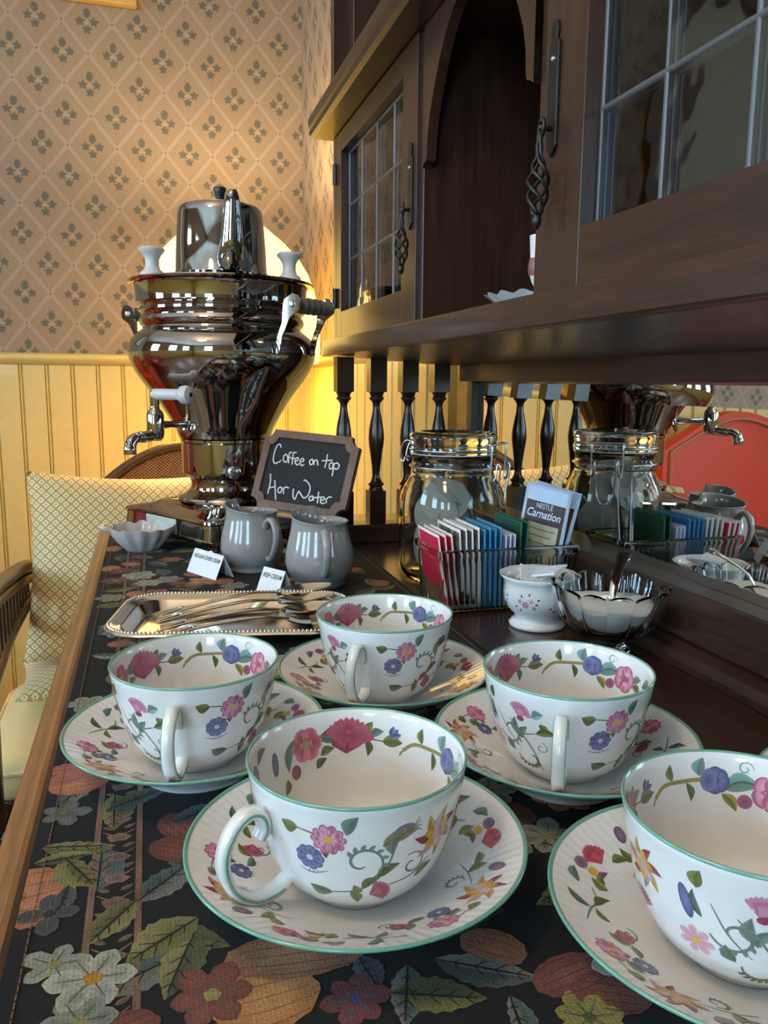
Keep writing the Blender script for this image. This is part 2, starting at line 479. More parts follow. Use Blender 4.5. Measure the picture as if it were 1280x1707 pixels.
# tongue-and-groove boards below the chair rail, each its own piece
PW = 0.0668
prof = [(0, 0), (0, .003), (.0016, .003), (.0028, .0075), (.0048, .009), (.0068, .0075), (.008, .003), (.0098, .003), (.0115, .0085), (PW, .0085), (PW, 0)]
pm = MB().prism([(x, -d) for x, d in prof], 'z', ZF, RAILB + .012).mesh('plank', ['paint_wall'], True, 30)
def planks(wall, p0, direction, count):
    for i in range(count):
        o = bpy.data.objects.new('plank', pm); COL.objects.link(o); o.parent = wall
        if direction == 'x': o.location = (p0 + i * PW, YF, 0)
        else: o.location = (XR, p0 - i * PW, 0); o.rotation_euler = (0, 0, -PI / 2)
x0 = -0.3385 + math.floor((XL + 0.3385) / PW + 1) * PW
planks(wall_far, x0, 'x', int((XR - .009 - x0) / PW) + 1)
planks(wall_right, YF - .0095, 'y', 42)
# wainscot of the two walls behind the lens (seen only in reflections)
struct(MB().box(XL, XL + .009, YB, YF, ZF, RAILB).build('trim_1', 'paint_wall', smooth=False))
struct(MB().box(XL, XR, YB, YB + .009, ZF, RAILB).build('trim_2', 'paint_wall', smooth=False))
def rail_prof():
    return [(0, RAILB), (.010, RAILB), (.014, RAILB + .004), (.020, RAILB + .010), (.024, RAILB + .017), (.024, RAILB + .023), (.019, RAILB + .029), (.010, RAILT), (0, RAILT)]
struct(MB().prism([(YF - d, z) for d, z in rail_prof()], 'x', XL, XR).build('trim_3', 'paint_wall', angle=50))
struct(MB().prism([(XR - d, z) for d, z in rail_prof()], 'y', 1.135, YF).build('trim_4', 'paint_wall', angle=50))
struct(MB().prism([(XL + d, z) for d, z in rail_prof()], 'y', YB, YF).build('trim_5', 'paint_wall', angle=50))

def window(n, wall, c, w, z0, z1, cols, rows):
    """a daylit window: frame, muntins, one pane per light"""
    fr = MB(); D = .035
    def bar(a0, a1, b0, b1, d0, d1):
        return ((XL + d0, XL + d1, a0, a1, b0, b1) if wall == 'left' else (a0, a1, YB + d0, YB + d1, b0, b1))
    t = .06
    for a in ((c - w / 2 - t, c - w / 2, z0 - t, z1 + t), (c + w / 2, c + w / 2 + t, z0 - t, z1 + t), (c - w / 2, c + w / 2, z1, z1 + t), (c - w / 2, c + w / 2, z0 - t, z0)):
        fr.box(*bar(*a, 0.0, D))
    o = struct(fr.build('window_%d' % n, 'paint_wall', smooth=False))
    cw, ch = w / cols, (z1 - z0) / rows
    for i in range(1, cols): MB().box(*bar(c - w / 2 + i * cw - .011, c - w / 2 + i * cw + .011, z0, z1, .004, .03)).build('muntin', 'paint_wall', o, smooth=False)
    for j in range(1, rows): MB().box(*bar(c - w / 2, c + w / 2, z0 + j * ch - .011, z0 + j * ch + .011, .004, .028)).build('muntin', 'paint_wall', o, smooth=False)
    for i in range(cols):
        for j in range(rows):
            MB().box(*bar(c - w / 2 + i * cw, c - w / 2 + (i + 1) * cw, z0 + j * ch, z0 + (j + 1) * ch, .002, .008)).build('pane', 'daylight', o, smooth=False)
window(1, 'left', 1.25, 0.62, 0.15, 1.30, 2, 4)
window(2, 'left', -1.55, 0.66, 0.15, 1.30, 2, 4)
window(3, 'back', -1.35, 0.62, 0.15, 1.30, 2, 4)
window(4, 'left', -0.25, 0.62, 0.15, 1.30, 2, 4)

# ================================================================== SIDEBOARD
SX0, SX1, SY0, SY1 = -0.078, 0.4455, -0.16, 1.275
def round_rect(x0, x1, y0, y1, r, n=8, corners=(1, 1, 1, 1)):
    P = []
    for (cx, cy, a0, on) in ((x1 - r, y1 - r, 0, corners[0]), (x0 + r, y1 - r, 90, corners[1]), (x0 + r, y0 + r, 180, corners[2]), (x1 - r, y0 + r, 270, corners[3])):
        if not on:
            P.append((cx + r * (1 if a0 in (0, 270) else -1), cy + r * (1 if a0 in (0, 90) else -1))); continue
        for k in range(n + 1):
            a = rad(a0 + 90 * k / n); P.append((cx + r * math.cos(a), cy + r * math.sin(a)))
    return P
def loft(mb, rings, cap_top=True, cap_bot=True, mat=0):
    n = len(rings[0]); vs = [p for r in rings for p in r]; fs = []
    for i in range(len(rings) - 1):
        for j in range(n):
            j2 = (j + 1) % n; fs.append((i * n + j, i * n + j2, (i + 1) * n + j2, (i + 1) * n + j))
    if cap_bot: fs.append(tuple(range(n - 1, -1, -1)))
    if cap_top: fs.append(tuple((len(rings) - 1) * n + j for j in range(n)))
    return mb.add(vs, fs, mat)
def inset_ring(d, z, r=0.035):
    return [(x, y, z) for x, y in round_rect(SX0 + d, SX1, SY0 + d, SY1 - d, max(r - d, .004), 8, (0, 1, 1, 0))]
side = thing('sideboard', 'long dark polished wooden sideboard with a worn brown moulded front edge', 'sideboard', (0.18, 0.56, ZF))
loft(MB(), [inset_ring(.0165, -.03), inset_ring(.0165, 0.0)]).build('sideboard_top', 'top', side, angle=30)
em = MB()
loft(em, [inset_ring(.0165, -.0008), inset_ring(.0135, -.0008), inset_ring(.011, -.0035), inset_ring(.009, -.0038), inset_ring(.004, -.0055), inset_ring(.0008, -.010), inset_ring(0, -.015), inset_ring(.002, -.021), inset_ring(.008, -.026), inset_ring(.0165, -.028)], False, False)
em.build('edge_moulding', 'edge', side, angle=45)
bx = MB(); bx.box(SX0 + .035, SX1 - .004, SY0 + .03, SY1 - .03, ZF + .07, -.0305); bx.box(SX0 + .05, SX1 - .01, SY0 + .05, SY1 - .05, ZF, ZF + .07)
bx.build('body', 'wood_z', side, smooth=False, bevel=.002)
for k in range(3):
    ya = SY0 + .06 + k * .435
    dr = MB().box(SX0 + .022, SX0 + .0349, ya, ya + .42, -.20, -.05).build('drawer', 'wood_y', side, smooth=False, bevel=.003)
    MB().lathe([(0, .022), (.009, .021), (.013, .016), (.009, .008), (.006, 0), (0, 0)], 16).xform(Matrix.Translation((SX0 + .022, ya + .21, -.125)) @ Matrix.Rotation(-PI / 2, 4, 'Y')).build('knob', 'brass', dr)
    d2 = MB().box(SX0 + .022, SX0 + .0349, ya, ya + .42, ZF + .10, -.22).build('door', 'wood_z', side, smooth=False, bevel=.003)
    MB().box(SX0 + .014, SX0 + .0219, ya + .07, ya + .35, ZF + .17, -.29).build('panel', 'wood_z', d2, smooth=False, bevel=.004)

# ================================================================== CUPBOARD (the hutch standing on the sideboard)
XM = 0.4205                                  # mirror plane
HY0, HY1 = 0.10, 1.112
hut = thing('display_cupboard', 'dark oak cupboard with leaded glass doors, arched niche and mirrored back', 'cupboard', (0.33, 0.6, 0))
# back and mirror
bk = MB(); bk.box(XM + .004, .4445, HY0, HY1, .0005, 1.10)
bk.build('back_panel', 'dark_shade_oak', hut, smooth=False)  # niche shade painted by the near-black material
MB().box(.396, XM + .003, HY0, 1.0085, .018, .0575).build('lower_mirror_rail', 'wood_y', hut, smooth=False, bevel=.0015)
MB().prism([(.3835, .0005), (.412, .0005), (.412, .0178), (.392, .0178), (.386, .013), (.3835, .006)], 'y', HY0, 1.018).build('base_moulding', 'wood_y', hut, smooth=False)
MB().box(.400, XM + .003, HY0, 1.0085, .2178, .245).build('upper_mirror_rail', 'wood_y', hut, smooth=False, bevel=.001)
MB().box(.412, XM + .003, .992, 1.0085, .058, .2175).build('mirror_stile', 'dark_shade_oak', hut, smooth=False)
MB().box(.4175, XM + .003, 1.009, 1.060, .0262, .2475).build('corner_post', 'edge', hut, smooth=False, bevel=.0015)  # lamplight on the post put into its colour with the paler wood
MB().box(.396, XM + .003, HY0, .14, .058, .2175).build('mirror_stile', 'wood_z', hut, smooth=False)
# mirror: flat centre with a ground bevel border
my0, my1, mz0, mz1 = .1405, .9915, .0578, .2176; bw = .019; bd = .0011
mr = MB()
o_ = [(XM + bd, my0, mz0), (XM + bd, my1, mz0), (XM + bd, my1, mz1), (XM + bd, my0, mz1)]
i_ = [(XM, my0 + bw, mz0), (XM, my1 - bw, mz0), (XM, my1 - bw, mz1 - bw), (XM, my0 + bw, mz1 - bw)]
mr.add(o_ + i_, [(4, 5, 6, 7), (1, 2, 6, 5), (2, 3, 7, 6), (3, 0, 4, 7), (0, 1, 5, 4)])
mr.build('mirror_glass', 'mirror', hut, smooth=False)
# spindle galleries at both ends
def spindle_mesh():
    h0, h1 = .0265, .2478; mb = MB(); hb = .0112
    mb.box(-hb, hb, -hb, hb, .203, h1); mb.box(-hb, hb, -hb, hb, h0, .071)
    pr = [(0, .0705), (.0112, .0708), (.0088, .074), (.0085, .076), (.0108, .0785), (.0108, .0805), (.0080, .083), (.0058, .087), (.0050, .092), (.0058, .103), (.0080, .120), (.0100, .133), (.0106, .142), (.0098, .153), (.0078, .165), (.0056, .175), (.0048, .183), (.0050, .187), (.0070, .191), (.0098, .1935), (.0100, .1955), (.0082, .197), (.0088, .1995), (.0112, .2032), (0, .2035)]
    mb.lathe(pr, 24)
    return mb.mesh('spindle', ['spindle'], True, 40)
sm_ = spindle_mesh()
for gy in (1.035, .115):
    MB().box(.232, .4170, gy - .0155, gy + .0155, .0005, .0262).build('gallery_rail', 'wood_x', hut, smooth=False, bevel=.002)
    for sx in (.248, .2930, .3372, .382):
        o = place(sm_, 'spindle', hut, False); o.matrix_parent_inverse = Matrix.Translation(-hut.location); o.location = (sx, gy, 0)
# ledge with a rounded front corner and a sloping soffit
lr = lambda d, z: [(x, y, z) for x, y in round_rect(.2325 + d, .4440, .085 + d, 1.128 - d, .030, 8, (0, 1, 1, 0))]
loft(MB(), [lr(.0012, .2500), lr(0, .2512), lr(0, .2692), lr(.0006, .2704), lr(.0018, .2710)]).build('ledge', 'wood_y', hut, angle=35)
MB().prism([(.242, .2498), (.3999, .2498), (.3999, .2390), (.392, .2392)], 'y', .09, 1.05).build('soffit', 'wood_y', hut, smooth=False)
# carcass
cz0, cz1, XD = .2715, .536, .252
MB().box(XD, .4238, 1.0955, 1.112, cz0, cz1).build('side_panel', 'wood_z', hut, smooth=False, bevel=.001)
MB().box(XD, .4238, HY0, .1595, cz0, cz1).build('side_panel', 'wood_z', hut, smooth=False, bevel=.001)
MB().box(XD + .004, .4238, .7475, .7565, cz0, cz1).build('partition', 'wood_z', hut, smooth=False, bevel=.0008)
MB().box(XD + .007, .4238, .4985, .5185, cz0, cz1).build('partition', 'wood_z', hut, smooth=False, bevel=.0008)
MB().box(XD + .002, .4238, .1597, 1.0953, .5362, .5495).build('frieze', 'wood_y', hut, smooth=False)
# arch of the niche
ctr = .634
half = [(.0, .5330), (.020, .5300), (.040, .5225), (.058, .5095), (.072, .4940), (.086, .4720), (.0955, .4540), (.1000, .4380), (.1015, .4220), (.1035, .4185), (.1085, .4170), (.1130, .4140)]
for s in (1, -1):
    mb = MB(); n = len(half); vs = []
    for x in (.2545, .2640):
        for a, z in half: vs.append((x, ctr + s * a, z))
        for a, z in half: vs.append((x, ctr + s * min(.1130, a + .0) if z > .5 else ctr + s * .1134, .5358 if z > .49 else z))
    # front face strips between arch curve and outer edge
    outer = [(a, .5358) for a, z in half[:5]] + [(.1134, .5358)] + [(.1134, z) for a, z in half[6:]]
    vs = [(x, ctr + s * a, z) for x in (.2545, .2640) for a, z in half] + [(x, ctr + s * a, z) for x in (.2545, .2640) for a, z in outer]
    fs = []
    for i in range(n - 1):
        fs += [(i, i + 1, 2 * n + i + 1, 2 * n + i), (n + i, 3 * n + i, 3 * n + i + 1, n + i + 1), (i, n + i, n + i + 1, i + 1)]
    mb.add(vs, fs).build('arch_spandrel', 'wood_y', hut, smooth=False)
# cornice and upper tier
def cprof(): return [(.2535, .5370), (.2265, .5372), (.2215, .5400), (.2195, .5445), (.2225, .5480), (.2195, .5510), (.2185, .5600), (.2215, .5660), (.2250, .5680), (.4440, .5680), (.4440, .5497), (.2535, .5497)]
MB().prism(cprof(), 'y', .085, 1.118).build('cornice', 'wood_y', hut, smooth=True, angle=25)
MB().box(.2485, .4238, 1.098, 1.112, .5682, 1.08).build('upper_side_panel', 'wood_z', hut, smooth=False, bevel=.001)
MB().box(.2485, .4238, HY0, .114, .5682, 1.08).build('upper_side_panel', 'wood_z', hut, smooth=False, bevel=.001)
MB().box(.235, .4440, .088, 1.122, 1.0802, 1.105).build('upper_top', 'wood_y', hut, smooth=False, bevel=.003)
brk = [(.272, .5683), (.286, .5683), (.287, .60), (.290, .635), (.297, .67), (.312, .71), (.330, .74), (.272, .74)]
MB().prism(brk, 'y', 1.083, 1.0978).build('bracket', 'wood_z', hut, smooth=False, bevel=.001)
# leaded doors
def pull_handle(parent, c, s=1.0):
    """wrought iron cage-twist drop pull hanging on a ring"""
    x, y, z = c; mb = MB()
    ring = [(x + .001 * math.cos(a), y + .0065 * math.cos(a) * s, z + .0065 * math.sin(a) * s) for a in np.linspace(0, 2 * PI, 17)[:-1]]
    mb.tube(ring, .0018 * s, 6, closed=True)
    mb.tube([(x + .008, y, z), (x - .002, y, z)], .0022 * s, 8)
    L = .062 * s
    for k in range(4):
        P = []
        for i in range(29):
            t = i / 28
            r = .0022 if t < .30 else .0022 + .0075 * math.sin(PI * (t - .30) / .70) ** .8
            if t < .12: r = .0014
            a = k * PI / 2 + 2.3 * PI * max(0, t - .2)
            P.append((x + r * math.cos(a) * .8 * s - .001, y + r * math.sin(a) * s, z - .004 * s - L * t))
        mb.tube(P, .0016 * s, 6)
    mb.lathe([(0, .004), (.0028, .002), (.0032, -.002), (.0018, -.006), (0, -.007)], 10, (x - .001, y, z - .006 * s - L))
    mb.build('pull_handle', 'iron', parent, angle=180)
def leaded_door(y_handle, y_hinge, gy0, gy1, handle_y, handle_z, plate_z):
    """gy0..gy1: glass opening; frame of stiles and rails; 4 x 3 leaded lights"""
    z0, z1, gz0, gz1 = .2722, .5355, .3085, .5110; xa, xb = XD, XD + .019
    ya, yb = min(y_handle, y_hinge), max(y_handle, y_hinge); g0, g1 = min(gy0, gy1), max(gy0, gy1)
    mb = MB()
    for a in ((ya, g0, z0, z1), (g1, yb, z0, z1)): mb.box(xa, xb, *a)
    for a in ((g0, g1, z0, gz0), (g0, g1, gz1, z1)): mb.box(xa, xb, *a)
    mb.m[12:] = [1] * (len(mb.m) - 12)
    d = mb.build('door', ['wood_z', 'wood_y'], hut, smooth=False, bevel=.0004)
    cw = (g1 - g0 + .004) / 4; ch = (gz1 - gz0 + .004) / 3; xg = .2635
    for i in range(4):
        for j in range(3):
            tilt = random.uniform(-.0007, .0007)
            vs = []
            for x in (xg, xg + .0022):
                vs += [(x + tilt, g0 - .002 + i * cw, gz0 - .002 + j * ch), (x - tilt, g0 - .002 + (i + 1) * cw, gz0 - .002 + j * ch), (x - tilt, g0 - .002 + (i + 1) * cw, gz0 - .002 + (j + 1) * ch), (x + tilt, g0 - .002 + i * cw, gz0 - .002 + (j + 1) * ch)]
            MB().add(vs, [(0, 1, 2, 3), (7, 6, 5, 4), (0, 4, 5, 1), (1, 5, 6, 2), (2, 6, 7, 3), (3, 7, 4, 0)]).build('pane', 'pane', d, smooth=False)
    for i in range(5):
        y = g0 - .002 + i * cw; y = min(max(y, g0 + .0012), g1 - .0012)
        MB().tube([(xg + .0011, y, gz0 - .002), (xg + .0011, y, gz1 + .002)], .0022, 10).build('lead_came', 'lead', d, angle=60)
    for j in range(4):
        z = gz0 - .002 + j * ch; z = min(max(z, gz0 + .0012), gz1 - .0012)
        MB().tube([(xg + .0011, g0 - .002, z), (xg + .0011, g1 + .002, z)], .0022, 10).build('lead_came', 'lead', d, angle=60)
    s = 1 if y_handle < y_hinge else -1
    # lock plate: long iron strap with pointed ends and a keyhole
    hy = handle_y; pl = [(-.0062, -.006), (0, -.012), (.0062, -.006), (.0062, .055), (.003, .058), (.0045, .062), (.0032, .067), (0, .069), (-.0032, .067), (-.0045, .062), (-.003, .058), (-.0062, .055)]
    pt = MB().prism([(hy + a, plate_z + b) for a, b in pl], 'x', XD - .0022, XD - .0001)
    pt.build('lock_plate', 'iron', d, smooth=False, bevel=.0005)
    MB().lathe([(0, .0016), (.0016, .001), (.002, 0), (0, 0)], 10).xform(Matrix.Translation((XD - .0022, hy, plate_z + .046)) @ Matrix.Rotation(-PI / 2, 4, 'Y')).build('screw', 'steel', d)
    MB().box(XD - .0024, XD - .0021, hy - .0008, hy + .0008, plate_z + .030, plate_z + .041).build('keyhole', 'black_plastic', d, smooth=False)
    pull_handle(d, (XD - .0085, handle_y, handle_z), .80)
    for zz in (.315, .475):
        MB().tube([(XD - .002, y_hinge, zz), (XD - .002, y_hinge, zz + .026)], .003, 8).build('hinge', 'iron', d)
    return d
leaded_door(.7568, 1.0952, .8020, 1.0680, .7720, .3810, .374)
leaded_door(.4982, .1598, .4470, .1900, .4840, .3740, .369)

# things standing in the niche
pl = MB(); prf = [(0, .0035), (.022, .0035), (.030, .006), (.043, .0135), (.0445, .0135), (.031, .004), (.024, .0), (0, .0)]
pl.lathe(prf, 96, (0, 0, 0), rfun=lambda t, r, z: 1 + (.035 * math.cos(16 * t) if r > .03 else 0), zfun=lambda t, r, z: (.0012 * math.cos(16 * t) if r > .03 else 0))
np_ = thing('niche_plate', 'scalloped white plate with dark openings on the niche floor', 'plate', (.3050, .5960, .2712))
pl.build('plate', 'porcelain', np_, world=False, angle=60)
for k in range(16):
    a = 2 * PI * k / 16
    MB().lathe([(0, .0006), (.0022, .0005), (.0024, 0)], 10).xform(Matrix.Translation((.0365 * math.cos(a), .0365 * math.sin(a), .0108)) @ Matrix.Rotation(a, 4, 'Z') @ Matrix.Rotation(rad(-29), 4, 'Y') @ Matrix.Diagonal((1, .6, 1, 1))).build('rim_opening', 'ink', np_, world=False)
gb = thing('small_goblet', 'small flowered goblet standing on the niche plate beside the post', 'goblet', (.2900, .5660, .2752))
MB().lathe([(0, .0), (.011, .0), (.011, .0015), (.005, .004), (.0035, .009), (.008, .016), (.0105, .024), (.0095, .034), (.0105, .050), (.0095, .050), (.0085, .034), (.0092, .025), (.006, .017), (0, .015)], 32).build('bowl', 'porcelain', gb, world=False, angle=60)
MB().lathe([(.00965, .0205), (.0109, .024), (.0107, .029), (.0098, .0335)], 32)  .build('coloured_band', simple('faded rose band', lin(150, 96, 92), .3), gb, world=False)

# ================================================================== PRINTED PATTERNS (flat shapes laid on a surface)
class Print:
    """polygons in local millimetre coordinates, mapped by surf(x, y) -> (point, normal)"""
    def __init__(s, eps=.00007, step=.000022, k=1.0): s.mb = MB(); s.eps = eps; s.step = step; s.k = k; s.rj = random.Random(5)
    def at(s, surf): s.surf = surf; return s
    jit = 0
    def pt(s, x, y, layer):
        layer = layer + s.jit
        p, n = s.surf(x * s.k, y * s.k); e = s.eps + layer * s.step
        return (p[0] + n[0] * e, p[1] + n[1] * e, p[2] + n[2] * e)
    def poly(s, pts, col, layer=0, cc=None, rings=1, ctr=None):
        """filled outline; cc: colour at the middle"""
        n = len(pts); cx = sum(p[0] for p in pts) / n; cy = sum(p[1] for p in pts) / n
        if ctr: cx, cy = ctr
        if s.rj: s.jit = s.rj.random() * .9
        cc = cc or col; vs = [s.pt(cx, cy, layer)]; cs = [cc]; fs = []
        for k in range(1, rings + 1):
            t = k / rings
            for (x, y) in pts:
                vs.append(s.pt(cx + (x - cx) * t, cy + (y - cy) * t, layer))
                cs.append(tuple(a + (b - a) * t for a, b in zip(cc, col)))
        for i in range(n): fs.append((0, 1 + i, 1 + (i + 1) % n))
        for k in range(rings - 1):
            for i in range(n):
                a, b = 1 + k * n, 1 + (k + 1) * n; j = (i + 1) % n
                fs.append((a + i, b + i, b + j, a + j))
        s.mb.add(vs, fs, 0, cs)
    def stroke(s, pts, w, col, layer=0, n=5, taper=True):
        if s.rj: s.jit = s.rj.random() * .9
        P = smooth_path(pts, n); k = len(P); vs, fs = [], []
        for i, (x, y) in enumerate(P):
            a, b = P[max(0, i - 1)], P[min(k - 1, i + 1)]
            dx, dy = b[0] - a[0], b[1] - a[1]; L = math.hypot(dx, dy) or 1
            ww = w / 2 * ((.35 + .65 * math.sin(PI * (.08 + .84 * i / (k - 1)))) if taper else 1)
            vs += [s.pt(x - dy / L * ww, y + dx / L * ww, layer), s.pt(x + dy / L * ww, y - dx / L * ww, layer)]
        for i in range(k - 1): fs.append((2 * i, 2 * i + 1, 2 * i + 3, 2 * i + 2))
        s.mb.add(vs, fs, 0, col)
    def disc(s, x, y, rx, ry, col, layer=0, cc=None, rot=0, n=14, wob=0, rings=1):
        P = []
        for i in range(n):
            a = 2 * PI * i / n; k = 1 + wob * math.cos(i * 2.4 + x)
            u, v = rx * k * math.cos(a), ry * k * math.sin(a)
            P.append((x + u * math.cos(rot) - v * math.sin(rot), y + u * math.sin(rot) + v * math.cos(rot)))
        s.poly(P, col, layer, cc, rings)
    def leaf(s, x, y, L, w, ang, c1, c2, vein=None, layer=1, bend=.15, n=9, jag=0, rings=1):
        """base at (x, y), two tinted halves and a mid-vein"""
        if s.rj: s.jit = s.rj.random() * .9
        ca, sa = math.cos(ang), math.sin(ang)
        def T(t, o):
            a = t * L; b = o + bend * L * math.sin(PI * t)
            return (x + a * ca - b * sa, y + a * sa + b * ca)
        for sg, c in ((1, c1), (-1, c2)):
            edge = [T(i / n, sg * w / 2 * math.sin(PI * (i / n) ** .85) * (1 - jag * (i % 2))) for i in range(n + 1)]
            spine = [T(i / n, 0) for i in range(n + 1)]
            vs = [s.pt(*p, layer) for p in spine] + [s.pt(*p, layer) for p in edge]
            dk = tuple(q * .72 for q in c[:3]) + (1,)
            s.mb.add(vs, [(i, i + 1, n + 2 + i, n + 1 + i) for i in range(n)], 0, [dk] * (n + 1) + [c] * (n + 1))
        if vein: s.stroke([T(0, 0), T(.5, 0), T(.95, 0)], w * .10, vein, layer + 1, 4)
    def flower(s, x, y, r, n, c, cc, centre, layer=2, pw=.42, rot=0, notch=False, outline=None):
        for k in range(n):
            a = rot + 2 * PI * k / n; P = []
            for (t, o) in ((.15, -.25), (.45, -.8), (.75, -1), (.93, -.62), (1.0 if not notch else .86, 0), (.93, .62), (.75, 1), (.45, .8), (.15, .25)):
                o *= pw * r * .62; P.append((x + r * t * math.cos(a) - o * math.sin(a), y + r * t * math.sin(a) + o * math.cos(a)))
            if outline:
                Q = [(x + (px - x) * 1.12, y + (py - y) * 1.12) for px, py in P]; s.poly(Q, outline, layer - .5)
            s.poly(P, c, layer, cc, ctr=(x + r * .35 * math.cos(a), y + r * .35 * math.sin(a)))
        s.disc(x, y, r * .27, r * .27, centre, layer + 1, n=10)
    def carnation(s, x, y, r, ang, c, cc, layer=2):
        for row, (rr, sp, nn, cl) in enumerate(((1.0, 1.25, 11, c), (.74, 1.0, 9, cc), (.46, .8, 6, c))):
            P = []
            for k in range(nn * 2 + 1):
                t = k / (nn * 2); a = ang + (t - .5) * 2 * sp; q = rr * r * (1 if k % 2 else .89)
                P.append((x + q * math.cos(a), y + q * math.sin(a)))
            P.append((x - .22 * r * math.cos(ang), y - .22 * r * math.sin(ang)))
            s.poly(P, cl, layer + row, cc if row == 0 else c, ctr=(x + .3 * r * math.cos(ang), y + .3 * r * math.sin(ang)))
    def scroll(s, x, y, r, ang, turn, col, w, layer=1, turns=1.15, frill=None):
        P = []
        for k in range(15):
            t = k / 14; a = ang + turn * turns * 2 * PI * t; q = r * (1 - .78 * t)
            P.append((x + q * math.cos(a), y + q * math.sin(a)))
        s.stroke(P, w, col, layer, 2)
        if frill:
            for k in range(2, 9):
                a = math.atan2(P[k][1] - y, P[k][0] - x)
                s.leaf(P[k][0], P[k][1], r * .38, r * .22, a - turn * .5, frill, frill, None, layer, 0, 4)
    def build(s, name, mat, parent, world=False): return s.mb.build(name, mat, parent, True, 180, True, world=world)

def lin0(r, g, b, k=.16): m_ = (r + g + b) / 3; return lin(*[c * (1 - k) + (m_ * .5 + 105) * k for c in (r, g, b)])
G1, G2, G3 = lin(104, 116, 62), lin(128, 138, 82), lin(84, 98, 66)         # olive leaves
T1, T2 = lin(120, 146, 132), lin(96, 122, 112)                             # grey-teal leaves
PK, PK2, CR, CR2 = lin0(206, 128, 158), lin0(180, 90, 124), lin0(146, 46, 74), lin0(180, 82, 104)
BL, BL2, PU, PU2 = lin0(72, 78, 132), lin0(116, 122, 168), lin0(108, 78, 110), lin0(140, 108, 136)
YE, OC, RD, MV = lin(214, 170, 62), lin(184, 132, 48), lin(140, 36, 44), lin(196, 156, 158)
BR = lin(104, 98, 70); GR = lin(110, 124, 116)
mm = .001
def sprig_daisy(p, x, y, k=1.0):
    p.leaf(x - 9 * mm * k, y + 2 * mm * k, 5.5 * mm * k, 4.2 * mm * k, rad(170), G1, G2, BR); p.stroke([(x, y), (x - 5 * mm * k, y + 1.5 * mm * k), (x - 10 * mm * k, y + 2.2 * mm * k)], .5 * mm * k, BR)
    p.leaf(x - 4 * mm * k, y - 3.5 * mm * k, 4.2 * mm * k, 2.6 * mm * k, rad(200), G2, G1, BR); p.leaf(x - 2.2 * mm * k, y - 3 * mm * k, 3.8 * mm * k, 2.2 * mm * k, rad(-70), G1, G3, None)
    p.flower(x, y, 4.6 * mm * k, 10, PK, lin(222, 160, 182), YE, outline=PK2)
def sprig_blue(p, x, y, k=1.0):
    p.flower(x, y, 3.9 * mm * k, 9, BL2, BL, BL, pw=.55, outline=BL)
    p.disc(x, y, 1.0 * mm * k, 1.0 * mm * k, lin(196, 200, 214), 4)
    for a in (-.6, -1.2, -2.0): p.stroke([(x, y - 3.4 * mm * k), (x + 2.5 * mm * k * math.cos(a), y - 3.4 * mm * k + 2.5 * mm * k * math.sin(a))], .25 * mm * k, GR)
def big_yellow(p, x, y, k=1.0, rot=0):
    for i in range(7):
        a = rot + i * 2 * PI / 7
        p.leaf(x, y, 8.5 * mm * k, 3.0 * mm * k, a, (RD, YE, OC, RD, MV, YE, RD)[i], (CR, OC, YE, RD, MV, OC, CR2)[i], None, 2, .12)
    for i in range(6):
        a = rot + .4 + i * 1.05; p.disc(x + 3.0 * mm * k * math.cos(a), y + 3.0 * mm * k * math.sin(a), 2.1 * mm * k, 1.6 * mm * k, (YE, MV, OC)[i % 3], 4, cc=(OC, lin(214, 184, 184), YE)[i % 3], rot=a)
    p.disc(x, y, 1.9 * mm * k, 1.9 * mm * k, MV, 5)
def tulip(p, x, y, k=1.0, ang=0.0):
    for d in (-.5, 0, .5): p.leaf(x, y, 3.6 * mm * k, 2.0 * mm * k, ang + d, BL, BL2, None, 3, 0, 5)
def thistle(p, x, y, k=1.0, ang=.4):
    p.disc(x, y, 3.6 * mm * k, 2.4 * mm * k, PU, 2, PU2, ang)
    for d in (-.5, -.2, .1, .4): p.stroke([(x + 3 * mm * k * math.cos(ang), y + 3 * mm * k * math.sin(ang)), (x + 6 * mm * k * math.cos(ang + d), y + 6 * mm * k * math.sin(ang + d))], .4 * mm * k, GR, 2)

# ------------------------------------------------------------------ teacups
CUP_O = [(0, .0018), (.0175, .0018), (.0185, 0), (.0212, 0), (.0222, .0016), (.0236, .0034), (.0280, .0065), (.0322, .0110), (.0358, .0172), (.0386, .0245), (.0410, .0335), (.0431, .0435), (.0447, .0535), (.0452, .0563), (.0448, .0569)]
CUP_I = [(.0442, .0566), (.0434, .0535), (.0418, .0435), (.0396, .0335), (.0371, .0245), (.0342, .0175), (.0300, .0112), (.0240, .0068), (.0140, .0048), (0, .0044)]
def prof_fn(P):
    zs = [z for r, z in P]; rs = [r for r, z in P]; o = np.argsort(zs); zs = np.array(zs)[o]; rs = np.array(rs)[o]
    return lambda z: float(np.interp(z, zs, rs))
r_out = prof_fn(CUP_O[5:14]); r_in = prof_fn(CUP_I[:9])
def cup_surf(phi0, z0, inside=False):
    fn = r_in if inside else r_out
    def S(x, y):
        z = z0 + y * .96; r = fn(z); sgn = -1 if inside else 1
        a = phi0 + sgn * x / r
        sl = (fn(z + .0008) - fn(z - .0008)) / .0016
        n = Vector((math.cos(a), math.sin(a), -sl)).normalized() * sgn
        return (r * math.cos(a), r * math.sin(a), z), n
    return S
